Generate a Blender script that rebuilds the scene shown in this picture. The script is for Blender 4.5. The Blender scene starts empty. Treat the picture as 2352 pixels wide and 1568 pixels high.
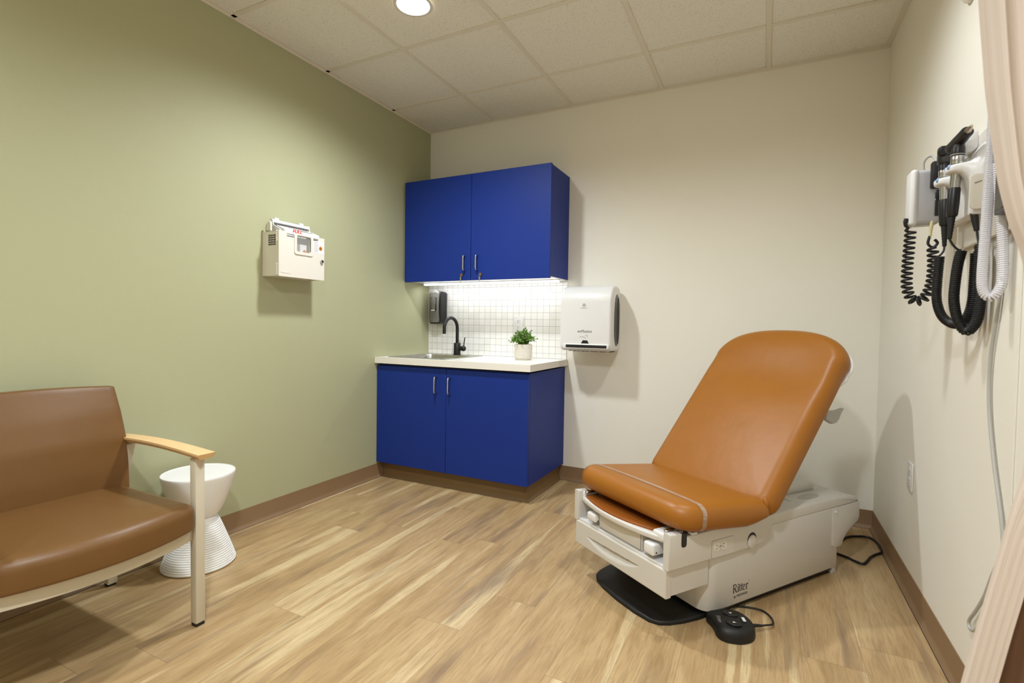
import bpy, bmesh, math, random
from mathutils import Vector, Matrix, Euler
C = bpy.context.scene
COL = C.collection
PI = math.pi
random.seed(7)
sin, cos = math.sin, math.cos
# ------------------------------------------------------------------ room numbers (metres)
W = 2.995          # right wall
H = 2.6175         # ceiling
YF = -4.45         # wall behind the camera
FRONT = 'y-'

# ------------------------------------------------------------------ materials
def lin(c):
    return tuple(((v/255)/12.92 if v/255 <= .04045 else ((v/255+.055)/1.055)**2.4) for v in c) + (1.0,)

def mat(name, rgb, rough=.5, metal=0.0, noise=0.0, nscale=30.0, bump=0.0, bscale=200.0, coat=0.0, spec=.5,
        alpha=1.0, trans=0.0, rvar=0.0, emit=None, estr=0.0):
    m = bpy.data.materials.new(name); m.use_nodes = True
    nt = m.node_tree; n = nt.nodes; L = nt.links
    b = n['Principled BSDF']
    b.inputs['Roughness'].default_value = rough
    b.inputs['Metallic'].default_value = metal
    b.inputs['Coat Weight'].default_value = coat
    b.inputs['Specular IOR Level'].default_value = spec
    b.inputs['Alpha'].default_value = alpha
    b.inputs['Transmission Weight'].default_value = trans
    tc = n.new('ShaderNodeTexCoord')
    base = lin(rgb)
    if noise > 0:
        nz = n.new('ShaderNodeTexNoise'); nz.inputs['Scale'].default_value = nscale; nz.inputs['Detail'].default_value = 5
        L.new(tc.outputs['Object'], nz.inputs['Vector'])
        mx = n.new('ShaderNodeMix'); mx.data_type = 'RGBA'
        mx.inputs[6].default_value = tuple(v*(1-noise) for v in base[:3])+(1,)
        mx.inputs[7].default_value = tuple(min(1, v*(1+noise)) for v in base[:3])+(1,)
        L.new(nz.outputs['Fac'], mx.inputs[0]); L.new(mx.outputs[2], b.inputs['Base Color'])
    else:
        b.inputs['Base Color'].default_value = base
    if rvar > 0:
        nr = n.new('ShaderNodeTexNoise'); nr.inputs['Scale'].default_value = 9; nr.inputs['Detail'].default_value = 4
        L.new(tc.outputs['Object'], nr.inputs['Vector'])
        mr = n.new('ShaderNodeMapRange'); mr.inputs[3].default_value = rough-rvar; mr.inputs[4].default_value = rough+rvar
        L.new(nr.outputs['Fac'], mr.inputs[0]); L.new(mr.outputs[0], b.inputs['Roughness'])
    if bump > 0:
        nb = n.new('ShaderNodeTexNoise'); nb.inputs['Scale'].default_value = bscale; nb.inputs['Detail'].default_value = 3
        L.new(tc.outputs['Object'], nb.inputs['Vector'])
        bp = n.new('ShaderNodeBump'); bp.inputs['Strength'].default_value = bump; bp.inputs['Distance'].default_value = .002
        L.new(nb.outputs['Fac'], bp.inputs['Height']); L.new(bp.outputs['Normal'], b.inputs['Normal'])
    if emit:
        b.inputs['Emission Color'].default_value = lin(emit); b.inputs['Emission Strength'].default_value = estr
    return m

def leather(name, rgb, rough):
    m = mat(name, rgb, rough, noise=.06, nscale=14)
    nt = m.node_tree; n = nt.nodes; L = nt.links; b = n['Principled BSDF']
    tc = [x for x in n if x.type == 'TEX_COORD'][0]
    v = n.new('ShaderNodeTexVoronoi'); v.inputs['Scale'].default_value = 620
    L.new(tc.outputs['Object'], v.inputs['Vector'])
    z = n.new('ShaderNodeTexNoise'); z.inputs['Scale'].default_value = 16; z.inputs['Detail'].default_value = 2
    L.new(tc.outputs['Object'], z.inputs['Vector'])
    b1 = n.new('ShaderNodeBump'); b1.inputs['Strength'].default_value = .10; b1.inputs['Distance'].default_value = .0008
    L.new(v.outputs['Distance'], b1.inputs['Height'])
    b2 = n.new('ShaderNodeBump'); b2.inputs['Strength'].default_value = .10; b2.inputs['Distance'].default_value = .01
    L.new(z.outputs['Fac'], b2.inputs['Height']); L.new(b1.outputs['Normal'], b2.inputs['Normal'])
    L.new(b2.outputs['Normal'], b.inputs['Normal'])
    b.inputs['Specular IOR Level'].default_value = .38
    return m

M = {}
M['green'] = mat('sage_green_wall_paint', (176, 176, 140), .62, noise=.012, nscale=3, bump=.12, bscale=260)
M['white_wall'] = mat('warm_white_wall_paint', (238, 234, 222), .62, noise=.012, nscale=3, bump=.12, bscale=260)
M['grid'] = mat('ceiling_grid_enamel', (228, 221, 207), .55, noise=.02)
M['base'] = mat('brown_vinyl_base', (140, 112, 82), .45, noise=.05, nscale=12)
M['kick'] = mat('brown_kick_vinyl', (118, 92, 58), .4, noise=.05, nscale=12)
M['blue'] = mat('blue_laminate', (23, 50, 134), .5, spec=.25, noise=.02, nscale=6, bump=.03, bscale=900)
M['cab_in'] = mat('white_cabinet_underside', (235, 235, 232), .4, noise=.01)
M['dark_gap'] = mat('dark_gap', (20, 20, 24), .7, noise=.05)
M['lam'] = mat('white_countertop_laminate', (240, 236, 228), .3, noise=.015, nscale=40)
M['steel'] = mat('brushed_stainless', (190, 188, 182), .28, 1.0, noise=.06, nscale=25, rvar=.06)
M['keymetal'] = mat('nickel_key', (196, 186, 168), .3, 1.0, noise=.05)
M['coolgrey'] = mat('thermometer_case_grey', (186, 185, 188), .36, noise=.01)
M['chrome'] = mat('satin_chrome', (205, 205, 205), .2, 1.0, noise=.03)
M['brass'] = mat('aged_brass', (186, 152, 96), .3, 1.0, noise=.08)
M['mblack'] = mat('matte_black_metal', (22, 22, 23), .42, noise=.05, spec=.4)
M['black'] = mat('black_plastic', (20, 20, 22), .36, noise=.05)
M['rubber'] = mat('black_rubber', (16, 16, 17), .52, noise=.1, nscale=60, bump=.1)
M['dgrey'] = mat('charcoal_plastic', (64, 62, 62), .4, noise=.03)
M['gshield'] = mat('grey_satin_plastic', (112, 111, 105), 0.42, noise=.02)
M['window'] = mat('smoked_window', (42, 42, 44), .12, noise=.04)
M['wplastic'] = mat('white_plastic', (228, 227, 226), .32, noise=.01)
M['iplastic'] = mat('ivory_plastic', (224, 218, 206), .35, noise=.015)
M['chairplastic'] = mat('pale_grey_moulded_plastic', (208, 204, 197), .42, noise=.012, bump=.05, bscale=700)
M['orange'] = leather('tan_orange_vinyl', (154, 96, 26), 0.4)
M['orange2'] = leather('tan_orange_pad_vinyl', (138, 76, 20), 0.45)
M['brown'] = leather('brown_vinyl_upholstery', (110, 77, 40), 0.4)
M['cream_metal'] = mat('cream_powder_coat', (204, 196, 176), .4, noise=.015)
M['maple'] = mat('maple_arm', (226, 190, 138), .4, noise=.07, nscale=22)
M['stool'] = mat('white_moulded_stool', (238, 238, 236), .4, noise=.008)
M['ceramic'] = mat('pale_textured_ceramic', (220, 214, 202), .6, noise=.05, nscale=80)
M['soil'] = mat('dark_potting_soil', (48, 36, 26), .9, noise=.3, nscale=120)
M['stem'] = mat('green_stem', (84, 110, 48), .6, noise=.1)
M['tubewhite'] = mat('white_vinyl_tube', (225, 224, 230), .35, noise=.01)
M['greycable'] = mat('grey_cable_jacket', (178, 176, 170), .45, noise=.02)
M['amber'] = mat('amber_clear_tube', (214, 204, 160), .2, noise=.03)
M['blueglow'] = mat('pale_blue_plastic', (138, 164, 198), .25, noise=.02)
M['paper'] = mat('printed_label_paper', (238, 236, 234), .5, noise=.01)
M['red'] = mat('red_print', (206, 36, 30), .5, noise=.02)
M['orangeprint'] = mat('orange_print', (224, 138, 44), .5, noise=.02)
M['ink'] = mat('black_print', (34, 32, 30), .6, noise=.02)
M['greyink'] = mat('grey_print', (128, 124, 118), .6, noise=.02)
M['darkink'] = mat('dark_grey_print', (88, 86, 80), .6, noise=.02)
M['whiteink'] = mat('white_print', (226, 226, 224), .6, noise=.02)
M['lens'] = mat('lit_lens', (255, 250, 240), .5, noise=.001, emit=(255, 240, 214), estr=14)
M['striplens'] = mat('lit_strip_lens', (255, 255, 255), .5, noise=.001, emit=(240, 246, 255), estr=5)
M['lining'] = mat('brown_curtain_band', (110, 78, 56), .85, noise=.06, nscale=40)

def leaf_mat():
    m = mat('boxwood_leaf', (88, 140, 44), .45)
    nt = m.node_tree; n = nt.nodes; L = nt.links; b = n['Principled BSDF']
    g = n.new('ShaderNodeNewGeometry'); r = n.new('ShaderNodeValToRGB')
    r.color_ramp.elements[0].color = lin((40, 88, 26)); r.color_ramp.elements[1].color = lin((142, 186, 72))
    L.new(g.outputs['Random Per Island'], r.inputs[0]); L.new(r.outputs[0], b.inputs['Base Color'])
    b.inputs['Subsurface Weight'].default_value = 0
    return m
M['leaf'] = leaf_mat()

def strap_mat():
    m = mat('clear_plastic_band', (225, 222, 214), .15, noise=.01)
    m.node_tree.nodes['Principled BSDF'].inputs['Alpha'].default_value = .26
    return m
M['strap'] = strap_mat()
def clear_mat():
    m = mat('clear_window', (200, 200, 198), .08, noise=.01)
    m.node_tree.nodes['Principled BSDF'].inputs['Alpha'].default_value = .30
    return m
M['clear'] = clear_mat()
M['bin'] = mat('grey_bin_plastic', (150, 148, 144), .4, noise=.02)

def curtain_mat():
    m = mat('pale_pink_beige_curtain', (222, 210, 196), .85)
    nt = m.node_tree; n = nt.nodes; L = nt.links; b = n['Principled BSDF']
    uv = n.new('ShaderNodeUVMap')
    mp = n.new('ShaderNodeMapping'); mp.inputs['Scale'].default_value = (46, .7, 1)
    z = n.new('ShaderNodeTexNoise'); z.inputs['Scale'].default_value = 1.0; z.inputs['Detail'].default_value = 3
    L.new(uv.outputs[0], mp.inputs[0]); L.new(mp.outputs[0], z.inputs['Vector'])
    r = n.new('ShaderNodeValToRGB'); r.color_ramp.elements[0].position = .35; r.color_ramp.elements[1].position = .65
    r.color_ramp.elements[0].color = lin((198, 180, 165)); r.color_ramp.elements[1].color = lin((212, 199, 187))
    L.new(z.outputs['Fac'], r.inputs[0]); L.new(r.outputs[0], b.inputs['Base Color'])
    return m
M['curtain'] = curtain_mat()

class N:
    """small node builder"""
    def __init__(s, m): s.nt = m.node_tree; s.n = s.nt.nodes; s.L = s.nt.links
    def math(s, op, a, b=None, c=None, clamp=False):
        x = s.n.new('ShaderNodeMath'); x.operation = op; x.use_clamp = clamp
        for i, v in enumerate((a, b, c)):
            if v is None: continue
            if isinstance(v, (int, float)): x.inputs[i].default_value = v
            else: s.L.new(v, x.inputs[i])
        return x.outputs[0]
    def xyz(s, sock):
        x = s.n.new('ShaderNodeSeparateXYZ'); s.L.new(sock, x.inputs[0]); return x.outputs
    def comb(s, a, b, c):
        x = s.n.new('ShaderNodeCombineXYZ')
        for i, v in enumerate((a, b, c)):
            if isinstance(v, (int, float)): x.inputs[i].default_value = v
            else: s.L.new(v, x.inputs[i])
        return x.outputs[0]
    def mix(s, f, a, b, blend='MIX'):
        x = s.n.new('ShaderNodeMix'); x.data_type = 'RGBA'; x.blend_type = blend
        for i, v in ((0, f), (6, a), (7, b)):
            if isinstance(v, (int, float, tuple)): x.inputs[i].default_value = v
            else: s.L.new(v, x.inputs[i])
        return x.outputs[2]
    def noise(s, vec, scale, detail=4, rough=.5, dist=0):
        x = s.n.new('ShaderNodeTexNoise'); x.inputs['Scale'].default_value = scale
        x.inputs['Detail'].default_value = detail; x.inputs['Roughness'].default_value = rough; x.inputs['Distortion'].default_value = dist
        s.L.new(vec, x.inputs['Vector']); return x.outputs['Fac']
    def white(s, vec):
        x = s.n.new('ShaderNodeTexWhiteNoise'); x.noise_dimensions = '3D'; s.L.new(vec, x.inputs['Vector']); return x.outputs['Value']
    def ramp(s, f, stops):
        x = s.n.new('ShaderNodeValToRGB'); e = x.color_ramp.elements
        while len(e) < len(stops): e.new(.5)
        for k, (p, c) in enumerate(stops):
            e[k].position = p; e[k].color = c if len(c) == 4 else lin(c)
        s.L.new(f, x.inputs[0]); return x.outputs[0]
    def bump(s, h, strength, dist, normal=None):
        x = s.n.new('ShaderNodeBump'); x.inputs['Strength'].default_value = strength; x.inputs['Distance'].default_value = dist
        s.L.new(h, x.inputs['Height'])
        if normal is not None: s.L.new(normal, x.inputs['Normal'])
        return x.outputs[0]

def floor_mat():
    m = mat('oak_look_vinyl_plank', (190, 160, 120), .34)
    k = N(m); b = k.n['Principled BSDF']; tc = [x for x in k.n if x.type == 'TEX_COORD'][0]
    o = k.xyz(tc.outputs['Object']); x, y = o[0], o[1]
    u = k.math('DIVIDE', k.math('SUBTRACT', x, .946-.181*20), .181)
    row = k.math('FLOOR', u); fu = k.math('FRACT', u)
    off = k.math('MULTIPLY', k.white(k.comb(row, 3.7, 1.3)), 1.22)
    v = k.math('DIVIDE', k.math('ADD', k.math('ADD', y, off), 20), 1.22)
    colm = k.math('FLOOR', v); fv = k.math('FRACT', v)
    pid = k.comb(row, colm, 5.5); rnd = k.white(pid); rnd2 = k.white(k.comb(row, colm, 9.1))
    sh = k.math('MULTIPLY', rnd, 37.0)
    # coordinates along the plank, with an own offset for every plank
    gv = k.comb(k.math('ADD', x, sh), k.math('MULTIPLY', k.math('ADD', y, sh), .09), rnd2)
    warp = k.noise(k.comb(k.math('MULTIPLY', x, 1.0), k.math('MULTIPLY', y, .5), sh), 7, 2)
    gx = k.math('ADD', k.math('ADD', x, sh), k.math('MULTIPLY', warp, .03))
    grain = k.noise(k.comb(gx, k.math('MULTIPLY', y, .045), rnd2), 190, 6, .65)
    broad = k.noise(k.comb(gx, k.math('MULTIPLY', k.math('ADD', y, sh), .16), rnd2), 14, 3, .5, .4)
    sap = k.noise(k.comb(gx, k.math('MULTIPLY', k.math('ADD', y, sh), .045), k.math('ADD', rnd, 3)), 13, 2, .4)
    dark = k.noise(k.comb(gx, k.math('MULTIPLY', k.math('ADD', y, sh), .11), k.math('ADD', rnd, 8)), 13, 3, .5, .25)
    # cathedral rings
    rings = k.math('SINE', k.math('MULTIPLY', k.math('ADD', k.noise(k.comb(gx, k.math('MULTIPLY', k.math('ADD', y, sh), .22), rnd), 9, 2, .4), k.math('MULTIPLY', grain, .02)), 150))
    c = k.ramp(broad, [(.30, (166, 137, 96)), (.5, (183, 154, 111)), (.7, (195, 168, 125))])
    c = k.mix(k.math('MULTIPLY', k.math('SUBTRACT', rnd, .5), .34, clamp=True), c, lin((156, 120, 84)))
    sapf = k.ramp(sap, [(.60, (0, 0, 0, 1)), (.66, (1, 1, 1, 1))])
    c = k.mix(k.math('MULTIPLY', sapf, .62), c, lin((222, 201, 158)))
    dkf = k.ramp(dark, [(.56, (0, 0, 0, 1)), (.72, (1, 1, 1, 1))])
    c = k.mix(k.math('MULTIPLY', dkf, .6), c, lin((112, 93, 80)))
    grf = k.ramp(grain, [(.36, (1, 1, 1, 1)), (.54, (0, 0, 0, 1))])
    c = k.mix(k.math('MULTIPLY', grf, .40), c, lin((128, 98, 66)))
    rgf = k.math('MULTIPLY', k.math('MAXIMUM', k.math('SUBTRACT', rings, .35), 0), .10)
    c = k.mix(rgf, c, lin((134, 102, 70)))
    ex = k.math('MINIMUM', fu, k.math('SUBTRACT', 1, fu)); ey = k.math('MINIMUM', fv, k.math('SUBTRACT', 1, fv))
    seam = k.math('MAXIMUM', k.math('LESS_THAN', ex, .006), k.math('LESS_THAN', ey, .0011))
    c = k.mix(k.math('MULTIPLY', seam, .38), c, lin((120, 90, 62)))
    k.L.new(c, b.inputs['Base Color'])
    k.L.new(k.math('ADD', .30, k.math('MULTIPLY', grain, .12)), b.inputs['Roughness'])
    h = k.math('SUBTRACT', k.math('MULTIPLY', grain, .25), seam)
    k.L.new(k.bump(h, .12, .001), b.inputs['Normal'])
    b.inputs['Specular IOR Level'].default_value = .4
    return m
M['floor'] = floor_mat()

def ceiling_mat():
    m = mat('pinholed_mineral_tile', (214, 202, 180), .9)
    k = N(m); b = k.n['Principled BSDF']; tc = [x for x in k.n if x.type == 'TEX_COORD'][0]
    o = tc.outputs['Object']
    def specks(scale, thr, keep):
        v = k.n.new('ShaderNodeTexVoronoi'); v.inputs['Scale'].default_value = scale; k.L.new(o, v.inputs['Vector'])
        d = k.math('LESS_THAN', v.outputs['Distance'], thr)
        cs = k.n.new('ShaderNodeSeparateColor'); k.L.new(v.outputs['Color'], cs.inputs[0])
        return k.math('MULTIPLY', d, k.math('LESS_THAN', cs.outputs[0], keep))
    s = k.math('MAXIMUM', specks(105, .17, .42), specks(210, .21, .40))
    f = k.noise(o, 140, 3)
    c = k.mix(f, lin((230, 226, 216)), lin((243, 241, 233)))
    c = k.mix(k.math('MULTIPLY', s, .82), c, lin((120, 108, 88)))
    k.L.new(c, b.inputs['Base Color'])
    k.L.new(k.bump(k.math('SUBTRACT', k.math('MULTIPLY', f, .3), s), .4, .002), b.inputs['Normal'])
    return m
M['ceiling'] = ceiling_mat()

def tile_mat():
    m = mat('white_mosaic_tile', (236, 234, 228), .14)
    k = N(m); b = k.n['Principled BSDF']; tc = [x for x in k.n if x.type == 'TEX_COORD'][0]
    o = k.xyz(tc.outputs['Object']); P = .0484
    fx = k.math('FRACT', k.math('DIVIDE', k.math('ADD', o[0], .0235), P)); fz = k.math('FRACT', k.math('DIVIDE', k.math('SUBTRACT', o[2], .857), P))
    ix = k.math('FLOOR', k.math('DIVIDE', k.math('ADD', o[0], .0235), P)); iz = k.math('FLOOR', k.math('DIVIDE', k.math('SUBTRACT', o[2], .857), P))
    ex = k.math('MINIMUM', fx, k.math('SUBTRACT', 1, fx)); ez = k.math('MINIMUM', fz, k.math('SUBTRACT', 1, fz))
    e = k.math('MINIMUM', ex, ez); g = k.math('LESS_THAN', e, .020)
    r = k.white(k.comb(ix, iz, .5))
    c = k.mix(r, lin((232, 230, 224)), lin((240, 238, 234)))
    c = k.mix(g, c, lin((158, 156, 154)))
    k.L.new(c, b.inputs['Base Color'])
    k.L.new(k.math('ADD', .14, k.math('MULTIPLY', g, .6)), b.inputs['Roughness'])
    hh = k.math('MINIMUM', k.math('MULTIPLY', e, 12), 1)
    k.L.new(k.bump(hh, .5, .0012), b.inputs['Normal'])
    return m
M['tile'] = tile_mat()

# ------------------------------------------------------------------ geometry helper
class G:
    def __init__(s): s.bm = bmesh.new()
    def _merge(s, t):
        me = bpy.data.meshes.new('tmp'); t.to_mesh(me); t.free(); s.bm.from_mesh(me); bpy.data.meshes.remove(me); return s
    def box(s, x0, x1, y0, y1, z0, z1, bev=0.0, seg=2):
        t = bmesh.new()
        x0, x1 = sorted((x0, x1)); y0, y1 = sorted((y0, y1)); z0, z1 = sorted((z0, z1))
        vs = [t.verts.new(p) for p in ((x0,y0,z0),(x1,y0,z0),(x1,y1,z0),(x0,y1,z0),(x0,y0,z1),(x1,y0,z1),(x1,y1,z1),(x0,y1,z1))]
        for f in ((3,2,1,0),(4,5,6,7),(0,1,5,4),(1,2,6,5),(2,3,7,6),(3,0,4,7)): t.faces.new([vs[i] for i in f])
        if bev: bmesh.ops.bevel(t, geom=t.edges[:], offset=bev, segments=seg, profile=.5, affect='EDGES')
        return s._merge(t)
    def prism(s, poly, fr, d, bev=0.0, seg=2):
        """poly: 2-D outline; fr(a,b)->Vector; extruded by the vector d"""
        t = bmesh.new(); d = Vector(d)
        lo = [t.verts.new(fr(a, b)) for a, b in poly]; f = t.faces.new(lo)
        r = bmesh.ops.extrude_face_region(t, geom=[f])
        for v in r['geom']:
            if isinstance(v, bmesh.types.BMVert): v.co += d
        bmesh.ops.recalc_face_normals(t, faces=t.faces[:])
        if bev:
            caps = [x for x in t.faces if len(x.verts) == len(poly)]
            ed = list({e for x in caps for e in x.edges})
            bmesh.ops.bevel(t, geom=ed, offset=bev, segments=seg, profile=.5, affect='EDGES')
        return s._merge(t)
    def tube(s, pts, r, n=10, closed=False, cap=True, flat=None):
        t = bmesh.new(); pts = [Vector(p) for p in pts]; m = len(pts)
        rs = r if isinstance(r, (list, tuple)) else [r]*m
        tg = []
        for i in range(m):
            if closed: a = pts[(i+1) % m]-pts[i-1]
            else: a = pts[min(i+1, m-1)]-pts[max(i-1, 0)]
            tg.append(a.normalized() if a.length > 1e-9 else Vector((0,0,1)))
        u = tg[0].orthogonal().normalized(); rings = []
        for i in range(m):
            u = (u-tg[i]*u.dot(tg[i]))
            u = u.normalized() if u.length > 1e-9 else tg[i].orthogonal().normalized()
            v = tg[i].cross(u)
            rings.append([t.verts.new(pts[i]+(u*cos(2*PI*k/n)+v*sin(2*PI*k/n))*rs[i]) for k in range(n)])
        for i in range(m if closed else m-1):
            A, B = rings[i], rings[(i+1) % m]
            for k in range(n): t.faces.new((A[k], A[(k+1) % n], B[(k+1) % n], B[k]))
        if cap and not closed:
            t.faces.new(list(reversed(rings[0]))); t.faces.new(rings[-1])
        return s._merge(t)
    def lathe(s, prof, c=(0,0,0), n=48, axis='z', cap=True):
        t = bmesh.new(); c = Vector(c); rings = []
        for r, h in prof:
            ring = []
            for k in range(n):
                a = 2*PI*k/n; p, q = r*cos(a), r*sin(a)
                w = {'z': (p, q, h), 'x': (h, p, q), 'y': (q, h, p)}[axis]
                ring.append(t.verts.new(c+Vector(w)))
            rings.append(ring)
        for A, B in zip(rings, rings[1:]):
            for k in range(n): t.faces.new((A[k], A[(k+1) % n], B[(k+1) % n], B[k]))
        if cap:
            t.faces.new(list(reversed(rings[0]))); t.faces.new(rings[-1])
        return s._merge(t)
    def cyl(s, a, b, r0, r1=None, n=24):
        a, b = Vector(a), Vector(b); r1 = r0 if r1 is None else r1
        return s.tube([a, b], [r0, r1], n)
    def grid(s, fn, nu, nv, uv=False, wrap=False):
        t = bmesh.new()
        vs = [[t.verts.new(fn(i/nu, j/nv)) for j in range(nv+1)] for i in range(nu+(0 if wrap else 1))]
        lay = t.loops.layers.uv.new('UVMap') if uv else None
        R = len(vs)
        for i in range(nu):
            for j in range(nv):
                f = t.faces.new((vs[i][j], vs[(i+1) % R][j], vs[(i+1) % R][j+1], vs[i][j+1]))
                if uv:
                    for lp, (a, b) in zip(f.loops, ((i,j),(i+1,j),(i+1,j+1),(i,j+1))): lp[lay].uv = (a/nu, b/nv)
        return s._merge(t)
    def ball(s, c, r, nu=20, nv=12):
        c = Vector(c); r = r if isinstance(r, (tuple, list)) else (r, r, r)
        prof = [(sin(PI*k/nv), -cos(PI*k/nv)) for k in range(nv+1)]
        t = bmesh.new(); rings = []
        for p, h in prof[1:-1]:
            rings.append([t.verts.new(c+Vector((r[0]*p*cos(2*PI*k/nu), r[1]*p*sin(2*PI*k/nu), r[2]*h))) for k in range(nu)])
        a = t.verts.new(c-Vector((0,0,r[2]))); b = t.verts.new(c+Vector((0,0,r[2])))
        for A, B in zip(rings, rings[1:]):
            for k in range(nu): t.faces.new((A[k], A[(k+1) % nu], B[(k+1) % nu], B[k]))
        for k in range(nu):
            t.faces.new((a, rings[0][(k+1) % nu], rings[0][k])); t.faces.new((b, rings[-1][k], rings[-1][(k+1) % nu]))
        return s._merge(t)
    def pillow(s, outline, thick, r, fr, crown=0.0, seg=5, center=None, inner=6, rb=None):
        """rounded slab: 2-D outline (counter-clockwise), fr(a,b,t)->Vector"""
        n = len(outline); nrm = []
        for i in range(n):
            ax, ay = outline[i-1]; bx, by = outline[(i+1) % n]
            dx, dy = bx-ax, by-ay; l = math.hypot(dx, dy) or 1
            nrm.append((-dy/l, dx/l))
        rb = r if rb is None else rb
        ca, cb = center or (sum(p[0] for p in outline)/n, sum(p[1] for p in outline)/n)
        def off(d): return [(p[0]+q[0]*d, p[1]+q[1]*d) for p, q in zip(outline, nrm)]
        layers = []
        for k in range(inner, 0, -1):
            o = off(rb); f = 1-k/(inner+.6)
            layers.append([(ca+(p[0]-ca)*f, cb+(p[1]-cb)*f, 0) for p in o])
        for k in range(seg+1):
            a = PI/2*k/seg
            layers.append([(p[0], p[1], rb-rb*cos(a)) for p in off(rb*(1-sin(a)))])
        for k in range(seg+1):
            a = PI/2*k/seg
            layers.append([(p[0], p[1], thick-r+r*sin(a)) for p in off(r*(1-cos(a)))])
        o = off(r)
        for k in range(1, inner+1):
            f = 1-k/(inner+.6)
            layers.append([(ca+(p[0]-ca)*f, cb+(p[1]-cb)*f, thick+crown*(1-f*f)) for p in o])
        t = bmesh.new()
        V = [[t.verts.new(fr(*p)) for p in ring] for ring in layers]
        for A, B in zip(V, V[1:]):
            for i in range(n): t.faces.new((A[i], A[(i+1) % n], B[(i+1) % n], B[i]))
        t.faces.new(list(reversed(V[0]))); t.faces.new(V[-1])
        bmesh.ops.recalc_face_normals(t, faces=t.faces[:])
        return s._merge(t)
    def coil(s, path, R, r, turns, n=6, per=10, ramp=0.0):
        P = spline(path, 14); L = [0]
        for a, b in zip(P, P[1:]): L.append(L[-1]+(b-a).length)
        T = L[-1]; out = []; N_ = int(turns*per); j = 0; u = None
        for k in range(N_+1):
            d = T*k/N_
            while j < len(P)-2 and L[j+1] < d: j += 1
            f = (d-L[j])/max(1e-9, L[j+1]-L[j]); c = P[j].lerp(P[j+1], f)
            a0 = P[min(j+2, len(P)-1)]-P[max(j-1, 0)]; tg = a0.normalized()
            u = tg.orthogonal().normalized() if u is None else (u-tg*u.dot(tg)).normalized()
            v = tg.cross(u); a = 2*PI*k/per
            rr = R*min(1, .25+min(k, N_-k)/per/.8) if ramp else R
            out.append(c+(u*cos(a)+v*sin(a))*rr)
        return s.tube(out, r, n)
    def quad2(s, fr, a, b, w, th=.0006):
        """flat printed stroke from a to b of width w on a plane fr(x,y)->Vector"""
        dx, dy = b[0]-a[0], b[1]-a[1]; l = math.hypot(dx, dy) or 1; nx, ny = -dy/l*w/2, dx/l*w/2
        t = bmesh.new()
        t.faces.new([t.verts.new(fr(*p)) for p in ((a[0]-nx,a[1]-ny),(b[0]-nx,b[1]-ny),(b[0]+nx,b[1]+ny),(a[0]+nx,a[1]+ny))])
        return s._merge(t)
    def disc2(s, fr, c, r, n=20, r2=None):
        t = bmesh.new(); r2 = r2 or r
        t.faces.new([t.verts.new(fr(c[0]+r*cos(2*PI*k/n), c[1]+r2*sin(2*PI*k/n))) for k in range(n)])
        return s._merge(t)
    def ring2(s, fr, c, r, w, n=24):
        t = bmesh.new()
        A = [t.verts.new(fr(c[0]+(r-w)*cos(2*PI*k/n), c[1]+(r-w)*sin(2*PI*k/n))) for k in range(n)]
        B = [t.verts.new(fr(c[0]+r*cos(2*PI*k/n), c[1]+r*sin(2*PI*k/n))) for k in range(n)]
        for k in range(n): t.faces.new((A[k], A[(k+1) % n], B[(k+1) % n], B[k]))
        return s._merge(t)
    def poly2(s, fr, pts):
        t = bmesh.new(); t.faces.new([t.verts.new(fr(*p)) for p in pts]); return s._merge(t)

def spline(pts, k=8):
    P = [Vector(p) for p in pts]; out = []
    for i in range(len(P)-1):
        a, b, c, d = P[max(i-1,0)], P[i], P[i+1], P[min(i+2, len(P)-1)]
        for j in range(k):
            t = j/k
            out.append(.5*((2*b)+(c-a)*t+(2*a-5*b+4*c-d)*t*t+(3*b-a-3*c+d)*t**3))
    out.append(P[-1]); return out

def rrect(x0, x1, y0, y1, r, n=5):
    r = r if isinstance(r, (list, tuple)) else (r,)*4   # corners: (x1,y0),(x1,y1),(x0,y1),(x0,y0)
    out = []
    for (cx, cy, a0), rr in zip(((x1,y0,-PI/2),(x1,y1,0),(x0,y1,PI/2),(x0,y0,PI)), r):
        sx = -1 if cx == x1 else 1; sy = -1 if cy == y1 else 1
        ox, oy = cx+sx*rr, cy+sy*rr
        for k in range(n+1):
            a = a0+PI/2*k/n; out.append((ox+rr*cos(a), oy+rr*sin(a)))
    return out

def fx(x): return lambda a, b: Vector((x, a, b))     # plane x = const: (y,z)
def fy(y): return lambda a, b: Vector((a, y, b))     # plane y = const: (x,z)
def fz(z): return lambda a, b: Vector((a, b, z))

def thing(name, label, cat, loc=(0,0,0), rz=0.0, group=None):
    o = bpy.data.objects.new(name, None); COL.objects.link(o)
    o.empty_display_size = .05
    o.location = loc; o.rotation_euler = (0, 0, rz)
    o['label'] = label; o['category'] = cat
    if group: o['group'] = group
    o['_m'] = 0
    ROOTM[o.name] = Matrix.Translation(loc) @ Matrix.Rotation(rz, 4, 'Z')
    del o['_m']
    return o
ROOTM = {}
def rootof(o):
    while o.parent: o = o.parent
    return o
def obj(name, g, m, parent=None, world=True, angle=38, label=None, kind=None, flip=True):
    bm = g.bm
    if flip: bmesh.ops.recalc_face_normals(bm, faces=bm.faces[:])
    if parent is not None and world:
        bm.transform(ROOTM[rootof(parent).name].inverted())
    me = bpy.data.meshes.new(name); bm.to_mesh(me); bm.free()
    me.materials.append(M[m] if isinstance(m, str) else m)
    me.polygons.foreach_set('use_smooth', [True]*len(me.polygons))
    me.set_sharp_from_angle(angle=math.radians(angle))
    o = bpy.data.objects.new(name, me); COL.objects.link(o)
    if parent is not None: o.parent = parent
    if label: o['label'] = label
    if kind: o['kind'] = kind
    return o
def tag(o, label, cat, group=None):
    o['label'] = label; o['category'] = cat
    if group: o['group'] = group
    return o
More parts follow.
